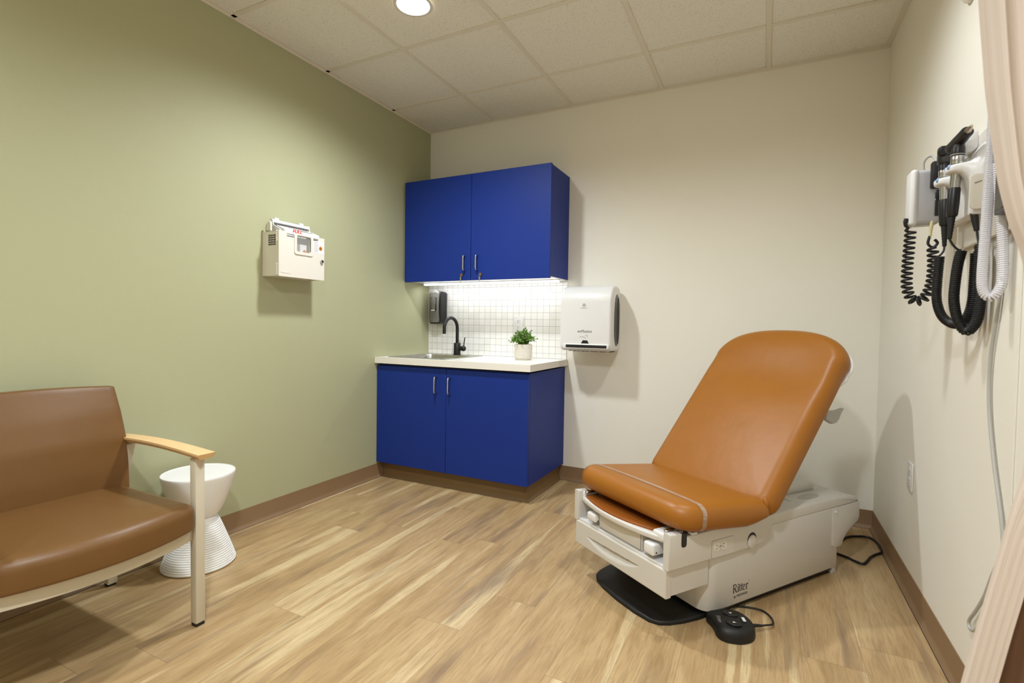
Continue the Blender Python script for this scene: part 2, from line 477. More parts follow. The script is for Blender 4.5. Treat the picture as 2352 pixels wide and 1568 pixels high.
def one(name, g, m, label, cat, base, group=None, angle=38):
    """a thing that is one mesh, its origin moved to its base"""
    g.bm.transform(Matrix.Translation(-Vector(base)))
    o = obj(name, g, m, None, angle=angle); o.location = base
    ROOTM[o.name] = Matrix.Translation(base)
    return tag(o, label, cat, group)

def text(name, body, size, org, xd, yd, m, parent, sx=1.0, shear=0.0, world=True, align='LEFT', bold=0.0):
    cu = bpy.data.curves.new('t', 'FONT'); cu.body = body; cu.size = size; cu.shear = shear; cu.align_x = align
    cu.resolution_u = 3; cu.offset = bold
    o = bpy.data.objects.new('t', cu); COL.objects.link(o)
    me = bpy.data.meshes.new_from_object(o.evaluated_get(bpy.context.evaluated_depsgraph_get()))
    bpy.data.objects.remove(o)
    g = G(); g.bm.from_mesh(me); bpy.data.meshes.remove(me)
    xd, yd = Vector(xd).normalized(), Vector(yd).normalized(); zd = xd.cross(yd); org = Vector(org)
    for v in g.bm.verts: v.co = org+xd*(v.co.x*sx)+yd*v.co.y+zd*.0004
    return obj(name, g, m, parent, world=world, flip=False)

# ================================================================== THE SETTING
def struct(name, g, m, angle=38):
    o = obj(name, g, m, None, angle=angle); o['kind'] = 'structure'; return o
g = G(); g.box(-.12, W+.12, YF-.12, .12, -.06, 0); struct('floor', g, 'floor')
g = G(); g.box(-.12, 0, YF-.12, .12, 0, H+.05); struct('wall_left', g, 'green')
g = G(); g.box(0, W, 0, .12, 0, H+.05); struct('wall_back', g, 'white_wall')
g = G(); g.box(W, W+.12, YF-.12, .12, 0, H+.05); struct('wall_right', g, 'white_wall')
g = G(); g.box(0, W, YF-.12, YF, 0, H+.05); struct('wall_front', g, 'white_wall')
g = G(); g.box(-.12, W+.12, YF-.12, .12, H+.004, H+.06); struct('ceiling', g, 'ceiling')
# suspended grid (inverted T runners) and wall angle
AX, DY, S = .5823, .4673, .6096
g = G(); hw = .012
x = AX
while x < W: g.box(x-hw, x+hw, YF, 0, H-.0015, H+.004, .0006, 1); x += S
y = -DY
while y > YF: g.box(0, W, y-hw, y+hw, H-.0010, H+.0038, .0006, 1); y -= S
struct('trim_1', g, 'grid')
g = G()
g.box(0, .022, YF, 0, H-.001, H+.0035); g.box(0, .0015, YF, 0, H-.012, H)
g.box(W-.022, W, YF, 0, H-.001, H+.0035); g.box(W-.0015, W, YF, 0, H-.012, H)
g.box(.022, W-.022, -.022, 0, H-.001, H+.0035); g.box(0, W, -.0015, 0, H-.012, H)
g.box(.022, W-.022, YF, YF+.022, H-.001, H+.0035)
struct('trim_2', g, 'grid')
# vinyl cove base: thin face with a toe that turns out on to the floor
def cove(hb=.0985): return [(0, hb), (.003, hb), (.0035, .022), (.006, .010), (.016, .003), (.017, 0), (0, 0)]
g = G(); g.prism(cove(), lambda a, b: Vector((a, YF, b)), (0, -YF, 0)); struct('baseboard_left', g, 'base', 60)
g = G(); g.prism(cove(), lambda a, b: Vector((W-a, YF, b)), (0, -YF, 0)); struct('baseboard_right', g, 'base', 60)
g = G(); g.prism(cove(), lambda a, b: Vector((1.130, -a, b)), (W-1.130, 0, 0)); struct('baseboard_back', g, 'base', 60)
g = G(); g.prism(cove(), lambda a, b: Vector((0, YF+a, b)), (W, 0, 0)); struct('baseboard_front', g, 'base', 60)

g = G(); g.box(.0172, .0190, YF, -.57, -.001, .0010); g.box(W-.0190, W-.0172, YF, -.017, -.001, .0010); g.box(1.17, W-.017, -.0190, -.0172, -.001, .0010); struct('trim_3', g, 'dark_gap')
# ================================================================== DOWNLIGHTS
def downlight(x, y, label, power):
    t = thing('ceiling_downlight', label, 'ceiling light', (x, y, H), 0, 'recessed ceiling lights')
    g = G(); g.lathe([(.077, 0), (.092, -.001), (.094, -.004), (.090, -.006), (.079, -.005), (.077, -.002)], (x, y, H), 48, cap=False); obj('trim_ring', g, 'wplastic', t)
    g = G(); g.lathe([(.001, -.006), (.05, -.0055), (.078, -.003), (.078, -.001)], (x, y, H), 48); obj('lens', g, 'lens', t)
    l = bpy.data.lights.new('lamp', 'SPOT'); l.energy = power; l.color = (.90, .955, 1.0)
    l.spot_size = math.radians(LSPOT); l.spot_blend = LBLEND; l.shadow_soft_size = .065
    o = bpy.data.objects.new('downlight_lamp', l); COL.objects.link(o); o.location = (0, 0, -.075); o.parent = t
    return t
LSPOT, LBLEND = 160, 1.0
downlight(.884, -1.375, 'round recessed downlight glowing in a ceiling tile near the green wall', 150)
downlight(2.34, -1.42, 'round recessed downlight over the exam chair near the right wall', 64)
downlight(.884, -3.21, 'round recessed downlight over the left side behind the camera', 56)
downlight(2.10, -3.30, 'round recessed downlight over the right side behind the camera', 215)

# ================================================================== BASE CABINET, COUNTER, SINK, FAUCET
YD = -.615
bc = thing('base_cabinet', 'blue two-door base cabinet on the floor under the sink counter', 'cabinet', (.59, -.3, 0))
g = G(); g.box(.003, .021, -.594, -.002, .112, .80); g.box(1.158, 1.176, -.594, -.002, .112, .80); g.box(.021, 1.158, -.008, -.002, .112, .80)
g.box(.021, 1.158, -.594, -.008, .112, .130); g.box(.021, 1.158, -.594, -.576, .70, .80); obj('body', g, 'blue', bc)
g = G(); g.box(.02, 1.15, -.594, -.570, .80, .812); obj('top_rail', g, 'dark_gap', bc)
g = G(); g.box(.003, 1.145, -.545, -.002, 0, .112)
g.prism([(0, .112), (.004, .112), (.005, .024), (.008, .011), (.02, .003), (.021, 0), (0, 0)], lambda a, b: Vector((.02, -.545-a, b)), (1.13, 0, 0))
g.prism([(0, .112), (.004, .112), (.005, .024), (.008, .011), (.02, .003), (.021, 0), (0, 0)], lambda a, b: Vector((1.145+a, -.56, b)), (0, .555, 0))
obj('toe_kick', g, 'kick', bc, angle=60, label='brown vinyl toe kick')
def pull(g, x, y, z0, z1):
    g.tube(spline([(x, y, z0), (x, y-.022, z0+.001), (x, y-.030, z0+.010), (x, y-.031, (z0+z1)/2), (x, y-.030, z1-.010), (x, y-.022, z1-.001), (x, y, z1)], 6), .0054, 10)
for i, (x0, x1, hx) in enumerate(((.004, .5835, .512), (.5865, 1.176, .618))):
    g = G(); g.box(x0, x1, YD, -.596, .114, .795, .0012, 1); d = obj('door', g, 'blue', bc)
    g = G(); pull(g, hx, YD, .638, .743); obj('handle', g, 'chrome', d, label='satin chrome bar pull')

ct = thing('countertop', 'white laminate countertop with a square edge on the blue base cabinet', 'countertop', (.6, -.3, .813))
g = G()
cx0, cx1, cy0, cy1 = .10, .53, -.565, -.095
g.box(.002, cx0, -.637, -.002, .813, .855); g.box(cx1, 1.196, -.637, -.002, .813, .855)
g.box(cx0, cx1, -.637, cy0, .813, .855); g.box(cx0, cx1, cy1, -.002, .813, .855)
obj('top', g, 'lam', ct)

sk = thing('sink', 'square stainless steel drop-in sink at the left end of the countertop', 'sink', (.315, -.33, .855))
g = G()
ro = rrect(.072, .556, -.588, -.072, .02, 4); ri = rrect(.118, .512, -.552, -.165, .05, 4)
def loop(t, pts, z): return [t.verts.new((p[0], p[1], z)) for p in pts]
t = bmesh.new()
R0 = loop(t, ro, .8553); R1 = loop(t, ro, .8585); R2 = loop(t, rrect(.074, .554, -.586, -.074, .018, 4), .860)
R3 = loop(t, ri, .859)
for A, B in ((R0, R1), (R1, R2), (R2, R3)):
    for k in range(len(A)): t.faces.new((A[k], A[(k+1) % len(A)], B[(k+1) % len(A)], B[k]))
g._merge(t); obj('rim', g, 'steel', sk)
g = G(); t = bmesh.new(); prev = loop(t, ri, .859)
for dx, z in ((.003, .852), (.006, .80), (.012, .72), (.03, .702), (.06, .697)):
    rr = loop(t, rrect(.118+dx, .512-dx, -.552+dx, -.165-dx, max(.02, .05-dx*.3), 4), z)
    for k in range(len(rr)): t.faces.new((prev[k], prev[(k+1) % len(rr)], rr[(k+1) % len(rr)], rr[k]))
    prev = rr
t.faces.new(prev); g._merge(t); obj('basin', g, 'steel', sk)
g = G(); g.lathe([(.045, .6975), (.045, .700), (.036, .7005), (.03, .6985)], (.315, -.36, 0), 32); obj('drain', g, 'chrome', sk)

fc = thing('faucet', 'tall black gooseneck faucet on the sink rim', 'faucet', (.352, -.125, .859))
g = G(); g.lathe([(.031, .859), (.031, .8625), (.026, .8635), (.0255, .948), (.024, .950)], (.352, -.125, 0), 32); obj('base', g, 'mblack', fc)
pts = [(.352, -.125, .94), (.352, -.125, 1.06)]
for k in range(0, 13):
    a = PI*k/12*1.04; pts.append((.352-.012*(1-cos(a))/2, -.125-.078*(1-cos(a)), 1.06+.078*sin(a)))
pts.append((.341, -.283, 1.02))
g = G(); g.tube(pts, .0125, 16); obj('spout', g, 'mblack', fc)
g = G(); g.cyl((.37, -.125, .91), (.405, -.125, .91), .016); g.ball((.408, -.125, .91), (.021, .021, .021)); hb = obj('handle', g, 'mblack', fc)
g = G(); g.tube([(.41, -.125, .925), (.414, -.125, .96), (.421, -.125, .993)], .0042, 10); obj('lever', g, 'mblack', hb)

# backsplash
g = G(); g.box(.0015, 1.187, -.008, -.0005, .857, 1.398)
one('backsplash', g, 'tile', 'white square mosaic tile backsplash with grey grout above the counter', 'backsplash', (.594, -.004, .857))

# ================================================================== WALL CABINET
wc = thing('wall_cabinet', 'blue two-door wall cabinet hanging in the corner above the sink', 'cabinet', (.6, -.17, 1.405))
g = G(); g.box(.012, 1.186, -.326, -.001, 1.412, 2.128, .001, 1); obj('body', g, 'blue', wc)
g = G(); g.box(.014, 1.184, -.323, -.003, 1.4065, 1.4118); obj('underside', g, 'cab_in', wc, label='white bottom panel')
for i, (x0, x1, hx, lx) in enumerate(((.026, .5955, .553, .528), (.5985, 1.190, .654, .680))):
    g = G(); g.box(x0, x1, -.347, -.328, 1.398, 2.130, .0012, 1); d = obj('door', g, 'blue', wc)
    g = G(); pull(g, hx, -.347, 1.468, 1.568); obj('handle', g, 'chrome', d, label='satin chrome bar pull')
    g = G(); g.lathe([(.0105, 0), (.0105, -.006), (.009, -.009), (.004, -.009), (.003, -.007)], (lx, -.347, 1.436), 24, 'y'); obj('lock', g, 'brass', d, label='round brass lock')
for lx, w in ((.528, 'left'), (.680, 'right')):
    g = G()
    g.box(lx-.001, lx+.001, -.362, -.3545, 1.432, 1.440)
    g.tube([(lx+.006*cos(a), -.3635, 1.425+.006*sin(a)) for a in [2*PI*k/14 for k in range(14)]], .0009, 6, closed=True)
    g.prism([(-.0045, 0), (-.006, -.012), (-.004, -.02), (-.0022, -.023), (-.002, -.040), (0, -.043), (.002, -.040), (.0022, -.023), (.004, -.02), (.006, -.012), (.0045, 0)],
            lambda a, b: Vector((lx+a-.0015, -.3645, 1.421+b)), (0, .0018, 0))
    one('key', g, 'keymetal', 'small key hanging from the lock of the %s wall cabinet door' % w, 'key', (lx, -.361, 1.378), 'keys in the wall cabinet locks')
ls = thing('light_strip', 'thin white light strip glowing under the blue wall cabinet', 'light', (.62, -.14, 1.4065))
g = G(); g.box(.055, 1.178, -.160, -.125, 1.400, 1.4065, .002, 1); obj('housing', g, 'wplastic', ls)
g = G(); g.box(.06, 1.173, -.158, -.127, 1.387, 1.400, .004, 2); obj('diffuser', g, 'striplens', ls, label='lit diffuser')
l = bpy.data.lights.new('strip', 'AREA'); l.shape = 'RECTANGLE'; l.size = 1.11; l.size_y = .03; l.energy = 3.2; l.color = (.93, .96, 1)
lo = bpy.data.objects.new('strip_lamp', l); COL.objects.link(lo); lo.location = (-.0035, -.0025, -.0205); lo.rotation_euler = (math.radians(12), 0, 0); lo.parent = ls

# ================================================================== SOAP DISPENSER
sd = thing('soap_dispenser', 'black and grey soap dispenser in the corner by the sink', 'soap dispenser', (.122, -.009, 1.09))
def bow(x0, x1, y0, y1, n=8, b=.012):   # plan outline, front bowed
    return [(x0, y1), (x0, y0+.012)]+[(x0+(x1-x0)*k/n, y0-b*sin(PI*k/n)) for k in range(n+1)]+[(x1, y0+.012), (x1, y1)]
g = G(); g.prism(rrect(.066, .180, 1.092, 1.346, .022, 5), fy(-.009), (0, -.085, 0), .006, 3); obj('body', g, 'black', sd)
g = G()
def shield(u, v):
    z = 1.104+v*.250; f = (z-1.224)/.128; hwid = .045+.003*abs(f)**2 - .007*(1-abs(f)**2)*.9
    if abs(f) > .82: hwid *= max(.0, 1-((abs(f)-.82)/.18)**2*.42)
    xx = .121+(u-.5)*2*hwid
    return Vector((xx, -.096-.012*(1-(2*u-1)**2)-.006*(1-f*f), z))
g.grid(shield, 12, 24); t = g.bm
r = bmesh.ops.extrude_face_region(t, geom=t.faces[:]); [setattr(v, 'co', v.co+Vector((0, .016, 0))) for v in r['geom'] if isinstance(v, bmesh.types.BMVert)]
sh_ = obj('front_cover', g, 'gshield', sd, label='grey satin front cover')
def onsh(x, z, d=.0008):
    f = (z-1.224)/.128; hwid = .045+.003*f*f-.007*(1-f*f)*.9; u = (x-.121)/(2*hwid)+.5
    return Vector((x, -.096-.012*(1-(2*u-1)**2)-.006*(1-f*f)-d, z))
g = G()
ow = rrect(.094, .148, 1.190, 1.300, .014, 5)
g.poly2(lambda a, b: onsh(a, b, .0012), ow); obj('window', g, 'window', sh_)
g = G(); g.poly2(lambda a, b: onsh(a, b, .0020), rrect(.121, .143, 1.244, 1.288, .002, 2)); obj('refill_card', g, 'gshield', sh_)
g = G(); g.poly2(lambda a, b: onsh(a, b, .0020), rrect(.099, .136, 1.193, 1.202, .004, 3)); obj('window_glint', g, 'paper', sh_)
text('lettering', 'PROVON', .0135, onsh(.121, 1.324, .0016), (1, 0, 0), (0, 0, 1), 'darkink', sh_, align='CENTER', bold=.0002)
g = G(); g.disc2(lambda a, b: onsh(a, b, .0014), (.104, 1.118), .0045); obj('sensor', g, 'ink', sh_)
g = G(); g.ring2(lambda a, b: onsh(a, b, .0014), (.125, 1.122), .006, .0012); obj('icon', g, 'greyink', sh_)

# ================================================================== BACKSPLASH OUTLET
def outlet(root, fr, nrm, cx, cz, plate='wplastic'):
    """fr(a,b) plane; nrm offset vector out of the wall"""
    g = G(); g.prism(rrect(cx-.0375, cx+.0375, cz-.058, cz+.058, .006, 3), fr, nrm*.0055, .002, 2); p = obj('cover_plate', g, plate, root)
    for dz in (.0195, -.0195):
        g = G(); g.prism(rrect(cx-.017, cx+.017, cz+dz-.0165, cz+dz+.0165, .008, 3), lambda a, b: fr(a, b)+nrm*.005, nrm*.0018, .0006, 1); rc = obj('receptacle', g, plate, p)
        g = G(); q = lambda a, b: fr(a, b)+nrm*.0071
        g.quad2(q, (cx-.0065, cz+dz-.002), (cx-.0065, cz+dz+.007), .0024); g.quad2(q, (cx+.0065, cz+dz-.001), (cx+.0065, cz+dz+.006), .0024)
        g.disc2(q, (cx, cz+dz-.0085), .0028, 12); obj('slots', g, 'ink', rc, flip=False)
ob = thing('wall_outlet', 'white power outlet on the backsplash behind the potted plant', 'outlet', (.810, -.008, 1.10), 0)
outlet(ob, fy(-.0082), Vector((0, -1, 0)), .810, 1.10)
orr = thing('wall_outlet', 'white power outlet low on the right wall beside the exam chair', 'outlet', (W, -.757, .487), 0)
outlet(orr, fx(W-.0005), Vector((-1, 0, 0)), -.757, .487)

# ================================================================== POTTED PLANT
px, py = .953, -.225
pp = thing('potted_plant', 'small leafy green plant in a white ribbed pot on the counter', 'potted plant', (px, py, .8552))
g = G()
def pot(u, v):
    a = 2*PI*u; z = v*.104
    r = .052+.010*min(1, z/.016) if z < .016 else .0605
    if z > .016:
        band = (z-.016)/.029; k = int(band); fb = band-k
        if k < 3 and .10 < fb < .92: r += .0016*(1 if sin(a*38+(k % 2)*PI) > 0 else -.6)
    return Vector((px+r*cos(a), py+r*sin(a), .8555+z))
g.grid(pot, 228, 40, wrap=True)
t = bmesh.new(); n = 48
rings = [[t.verts.new((px+r*cos(2*PI*k/n), py+r*sin(2*PI*k/n), z)) for k in range(n)] for r, z in ((.0605, .9592), (.0590, .9612), (.0565, .9610), (.0555, .940))]
for A, B in zip(rings, rings[1:]):
    for k in range(n): t.faces.new((A[k], A[(k+1) % n], B[(k+1) % n], B[k]))
bt = [t.verts.new((px+.052*cos(2*PI*k/n), py+.052*sin(2*PI*k/n), .8555)) for k in range(n)]; t.faces.new(bt)
g._merge(t); obj('pot', g, 'ceramic', pp, angle=30)
g = G(); g.lathe([(.001, .950), (.03, .9515), (.0555, .949)], (px, py, 0), 24, cap=False); obj('soil', g, 'soil', pp)
gs, gl = G(), G()
rnd = random.Random(4)
for i in range(92):
    a = rnd.random()*2*PI; e = rnd.uniform(.0, 1)
    tip = Vector((px+cos(a)*(.020+.076*e), py+sin(a)*(.020+.076*e), 1.050-.072*e**1.6+rnd.uniform(-.012, .022)))
    b0 = Vector((px+cos(a)*.022*rnd.random(), py+sin(a)*.022*rnd.random(), .949))
    mid = b0.lerp(tip, .5)+Vector((0, 0, .018))
    P = spline([b0, mid, tip], 5); gs.tube(P, [.0013*(1-.5*k/len(P)) for k in range(len(P))], 5)
    for k in range(15):
        f = .22+.78*k/14; c = P[min(len(P)-1, int(f*(len(P)-1)))]
        d = Vector((rnd.gauss(0, 1), rnd.gauss(0, 1), rnd.gauss(.25, .8))).normalized()
        s_ = d.orthogonal().normalized(); s_ = (Matrix.Rotation(rnd.random()*6.28, 3, d) @ s_)
        l_ = rnd.uniform(.009, .015); w_ = l_*.36; nn = d.cross(s_)*l_*.12
        t = bmesh.new(); vv = [t.verts.new(c+q) for q in (Vector((0,0,0)), d*l_*.35+s_*w_+nn, d*l_*.75+s_*w_*.8+nn, d*l_, d*l_*.75-s_*w_*.8+nn, d*l_*.35-s_*w_+nn)]
        m1 = t.verts.new(c+d*l_*.55)
        for q in range(6): t.faces.new((vv[q], vv[(q+1) % 6], m1))
        gl._merge(t)
obj('stems', gs, 'stem', pp, kind='stuff'); obj('foliage', gl, 'leaf', pp, kind='stuff', flip=False)

# ================================================================== PAPER TOWEL DISPENSER
X0, X1 = 1.222, 1.566
td = thing('paper_towel_dispenser', 'white paper towel dispenser with a black slot on the back wall', 'paper towel dispenser', (1.394, -.001, .925))
def tprof(n=9):
    p = []
    for (cy, cz, r_, a0) in ((-.055, .985, .055, 0), (-.196, .972, .042, -PI/2), (-.126, 1.245, .112, PI), (-.075, 1.282, .075, PI/2)):
        for k in range(n+1):
            a = a0-PI/2*k/n; p.append((cy+r_*cos(a), cz+r_*sin(a)))
    return p
g = G(); g.prism([(a, b) for a, b in tprof()], lambda a, b: Vector((X0, a, b)), (X1-X0, 0, 0), .018, 4); body = obj('cover', g, 'wplastic', td, angle=50)
g = G(); oval = [(-.100+.062*cos(a), 1.132+.170*(abs(sin(a))**.72)*(1 if sin(a) > 0 else -1)) for a in [2*PI*k/40 for k in range(40)]]
g.prism(oval, lambda a, b: Vector((X1-.004, a, b)), (.006, 0, 0), .002, 2); sw = obj('side_window', g, 'window', body, label='smoked grey side window')
g = G(); oval2 = [(-.074+.034*cos(a), 1.127+.155*(abs(sin(a))**.72)*(1 if sin(a) > 0 else -1)) for a in [2*PI*k/40 for k in range(40)]]
g.prism(oval2, lambda a, b: Vector((X1+.001, a, b)), (.0018, 0, 0), .0008, 1); obj('window_rib', g, 'ink', sw)
g = G(); g.box(1.252, 1.556, -.244, -.18, .944, .978, .006, 3); lip = obj('chute', g, 'wplastic', td)
g = G(); g.box(1.268, 1.544, -.2448, -.19, .950, .9715, .003, 2); obj('slot', g, 'black', lip, label='black paper slot')
g = G(); g.prism([(1.372, .980), (1.424, .980), (1.413, 1.0), (1.383, 1.0)], fy(-.2392), (0, .01, 0)); obj('sensor', g, 'mblack', body)
g = G()
for k in range(10):
    xx = 1.275+k*.03; g.box(xx, xx+(.016 if k % 2 else .007), -.20, -.10, .926, .9295)
obj('tear_teeth', g, 'darkink', td)
YT = -.2386
text('lettering', 'enMotion', .026, (1.345, YT, 1.050), (1, 0, 0), (0, 0, 1), 'darkink', body, sx=.96, shear=.18)
g = G(); q = fy(YT-.0003)
g.ring2(q, (1.388, 1.226), .0105, .0028); g.poly2(q, [(1.388, 1.232), (1.3935, 1.2235), (1.3825, 1.2235)])
for k in range(15): g.quad2(q, (1.366+k*.003, 1.2075), (1.3678+k*.003, 1.2075), .003 if k % 3 else .0044)
obj('emblem', g, 'greyink', body, flip=False)
g = G()
for a, b in (((1.362, 1.022), (1.385, 1.0225)), ((1.385, 1.0225), (1.398, 1.017)), ((1.398, 1.017), (1.405, 1.015)), ((1.398, 1.032), (1.415, 1.032)), ((1.415, 1.032), (1.414, 1.018))): g.quad2(q, a, b, .0016)
obj('hand_icon', g, 'greyink', body, flip=False)

# ================================================================== SHARPS CABINET ON THE GREEN WALL
sc = thing('sharps_cabinet', 'beige locking sharps cabinet with a clear window on the green wall', 'cabinet', (.001, -1.367, 1.33))
Y0, Y1, Z0, Z1 = -1.521, -1.213, 1.334, 1.574
g = G()
g.box(.001, .006, Y0+.004, Y1-.004, Z0, Z1-.004); g.box(.001, .116, Y0+.002, Y0+.006, Z0, Z1-.004); g.box(.001, .116, Y1-.006, Y1-.002, Z0, Z1-.004)
g.box(.0065, .1155, Y0+.0065, Y1-.09, Z0+.001, Z0+.005); g.box(.0065, .1155, Y1-.09, Y1-.0065, Z0+.007, Z0+.011)
hs = obj('housing', g, 'iplastic', sc)
g = G()
for i in range(4):
    for j in range(5):
        a = .050+i*.0145; b = 1.496+j*.0118
        if (i in (0, 3)) and (j in (0, 4)): a0, a1 = a+.001, a+.010
        g.box(a, a+.0105, Y0+.0012, Y0+.0022, b, b+.0085)
obj('vent_grille', g, 'ink', hs, label='square vent holes')
# front door with a notch at the top and a window opening
wy0, wy1, wz0, wz1 = -1.408, -1.312, 1.476, 1.560
g = G()
xa, xb = .117, .131
ny0, ny1, nz = -1.470, -1.258, 1.548
g.box(xa, xb, Y0, ny0, Z0-.002, Z1); g.box(xa, xb, ny1, Y1, Z0-.002, Z1)
g.box(xa, xb, ny0, wy0, Z0-.002, nz); g.box(xa, xb, wy1, ny1, Z0-.002, nz)
g.box(xa, xb, wy0, wy1, Z0-.002, wz0)
bmesh.ops.remove_doubles(g.bm, verts=g.bm.verts[:], dist=.0001)
dr = obj('door', g, 'iplastic', sc)
g = G(); g.prism(rrect(-1.424, -1.296, 1.460, 1.574, .014, 4), fx(.1305), (.004, 0, 0))
t = g.bm; g2 = G()
A = rrect(-1.424, -1.296, 1.460, 1.574, .014, 4); B = rrect(wy0, wy1, wz0, wz1+.004, .008, 4)
tt = bmesh.new(); L0 = [tt.verts.new((.131, a, b)) for a, b in A]; L1 = [tt.verts.new((.1355, a*.998-.0027, b*.999+.0015)) for a, b in A]; L2 = [tt.verts.new((.1355, a, b)) for a, b in B]; L3 = [tt.verts.new((.125, a, b)) for a, b in B]
for P_, Q_ in ((L0, L1), (L1, L2), (L2, L3)):
    for k in range(len(P_)): tt.faces.new((P_[k], P_[(k+1) % len(P_)], Q_[(k+1) % len(P_)], Q_[k]))
g2._merge(tt); wf = obj('window_frame', g2, 'iplastic', dr)
g.bm.free()
g = G(); g.poly2(fx(.127), B); obj('window_pane', g, 'clear', wf)
g = G(); g.prism(rrect(-1.508, -1.445, 1.350, 1.362, .003, 2), fx(.1305), (.0016, 0, 0), .0006, 1); obj('nameplate', g, 'iplastic', dr)
g = G(); g.lathe([(.0105, .131), (.0105, .138), (.008, .142), (.001, .142)], (0, -1.234, 1.440), 24, 'x'); lk = obj('lock', g, 'chrome', dr, label='chrome key lock')
g = G(); g.disc2(fx(.1423), (-1.234, 1.440), .006, 16); obj('keyhole', g, 'ink', lk)
for zc in (1.545, 1.37):
    g = G()
    for k in range(5): g.cyl((.119, Y0-.003, zc-.028+k*.0122), (.119, Y0-.003, zc-.020+k*.0122), .0035, n=10)
    obj('hinge', g, 'iplastic', dr)
g = G(); q = fx(.1316); g.poly2(q, [(-1.292, 1.482), (-1.216, 1.482), (-1.216, 1.552), (-1.292, 1.552)]); st = obj('warning_label', g, 'paper', dr, flip=False, label='white label with an orange biohazard sign')
g = G(); q = fx(.1320); g.disc2(q, (-1.241, 1.513), .0125, 24); obj('warning_disc', g, 'orangeprint', st, flip=False)
def biohazard(q, c, s):
    g = G()
    for k in range(3):
        a = PI/2+2*PI*k/3; g.ring2(q, (c[0]+s*.42*cos(a), c[1]+s*.42*sin(a)), s*.48, s*.17, 18)
    g.disc2(q, c, s*.2, 12); return g
obj('biohazard_symbol', biohazard(fx(.1323), (-1.241, 1.513), .0095), 'ink', st, flip=False)
g = G(); q = fx(.1322)
for k in range(7): g.quad2(q, (-1.286, 1.543-k*.0085), (-1.262+.004*(k % 3), 1.543-k*.0085), .0016)
g.quad2(q, (-1.2845, 1.543), (-1.2845, 1.492), .0004)
obj('fine_print', g, 'greyink', st, flip=False)

sb = thing('sharps_container', 'white sharps container with red FULL lettering inside the beige wall cabinet', 'container', (.06, -1.365, 1.345))
g = G(); g.box(.020, .104, -1.500, -1.236, 1.346, 1.560, .012, 3); obj('bin', g, 'bin', sb, label='grey translucent bin')
g = G()
g.prism([(.016, 1.56), (.016, 1.632), (.03, 1.648), (.045, 1.645), (.052, 1.612), (.10, 1.590), (.122, 1.562), (.122, 1.556), (.02, 1.556)], lambda a, b: Vector((a, -1.492, b)), (0, .006, 0), .001, 1)
g.prism([(.016, 1.56), (.016, 1.632), (.03, 1.648), (.045, 1.645), (.052, 1.612), (.10, 1.590), (.122, 1.562), (.122, 1.556), (.02, 1.556)], lambda a, b: Vector((a, -1.250, b)), (0, .006, 0), .001, 1)
g.box(.016, .046, -1.486, -1.246, 1.626, 1.643, .004, 2)
for yy in (-1.455, -1.29): g.box(.02, .036, yy-.014, yy+.014, 1.640, 1.656, .004, 2)
g.box(.012, .02, -1.486, -1.250, 1.56, 1.64)
lid = obj('lid', g, 'wplastic', sb)
g = G(); fl = [(.060, 1.612), (.126, 1.586), (.129, 1.566), (.122, 1.560), (.060, 1.600)]
g.prism(fl, lambda a, b: Vector((a, -1.478, b)), (0, .232, 0), .002, 2); flap = obj('lid_flap', g, 'wplastic', lid)
g = G(); g.prism([(.03, 1.575), (.03, 1.612), (.05, 1.628), (.062, 1.62), (.062, 1.575)], lambda a, b: Vector((a, -1.518, b)), (0, .012, 0), .002, 2); obj('side_tab', g, 'iplastic', lid)
nrm = Vector((.026, 0, .066)).normalized()
text('lettering', 'FULL', .025, (.1296, -1.432, 1.5755), (0, 1, 0), (-.16, 0, 1), 'red', flap, sx=1.15, shear=.3, bold=.0008)
g = G()
def fp(a, b): return Vector((.0605+.066*(1-b), a, 1.6128-.0268*(1-b)))
for (a0, a1, b, w_) in ((-1.405, -1.300, .55, .05), (-1.395, -1.295, .40, .05), (-1.39, -1.33, .18, .05), (-1.325, -1.295, .18, .05)): g.quad2(fp, (a0, b), (a1, b), w_*1.4)
g.poly2(fp, [(-1.425, .5), (-1.412, .35), (-1.418, .72)]); g.poly2(fp, [(-1.275, .3), (-1.268, .62), (-1.285, .5)])
for v in g.bm.verts: v.co += nrm*.0008
obj('instructions', g, 'darkink', flap, flip=False)
g = G(); q = fx(.1046); g.poly2(q, [(-1.362, 1.462), (-1.318, 1.462), (-1.318, 1.522), (-1.362, 1.522)]); lb = obj('bin_label', g, 'paper', sb, flip=False)
g = G(); g.disc2(fx(.105), (-1.330, 1.480), .0145, 24); obj('label_disc', g, 'orangeprint', lb, flip=False)
obj('biohazard_symbol', biohazard(fx(.1053), (-1.330, 1.480), .011), 'red', lb, flip=False)

# ================================================================== SIDE TABLE (hourglass stool)
tx, ty = .186, -1.981
stt = thing('side_table', 'white hourglass side table with a ribbed base on the wood floor', 'side table', (tx, ty, 0))
g = G()
up = []
for k in range(17):
    f = k/16; up.append((.050+.095*f**.5, .208+.195*f))
up += [(.1455, .409), (.144, .4125), (.141, .413)]
g.lathe([(.04, .203)]+up+[(.141, .409)], (tx, ty, 0), 64, cap=False); obj('bowl', g, 'stool', stt)
g = G(); g.lathe([(.001, .4102), (.10, .4102), (.1412, .4102), (.1412, .407)], (tx, ty, 0), 64, cap=False); obj('top', g, 'stool', stt)
g = G(); pr = [(.02, .24)]
nr = 26
for k in range(nr):
    z0 = .236-.232*k/nr; z1 = .236-.232*(k+1)/nr
    r0 = .056+.089*((.236-z0)/.232)**.85; r1 = .056+.089*((.236-z1)/.232)**.85
    pr += [(r0, z0), (r1+.0014, z0-.0012), (r1+.0014, z1+.0030), (r1, z1+.0012)]
pr += [(.142, .002), (.138, 0)]
g.lathe(pr, (tx, ty, 0), 64); obj('ribbed_base', g, 'stool', stt, angle=25)

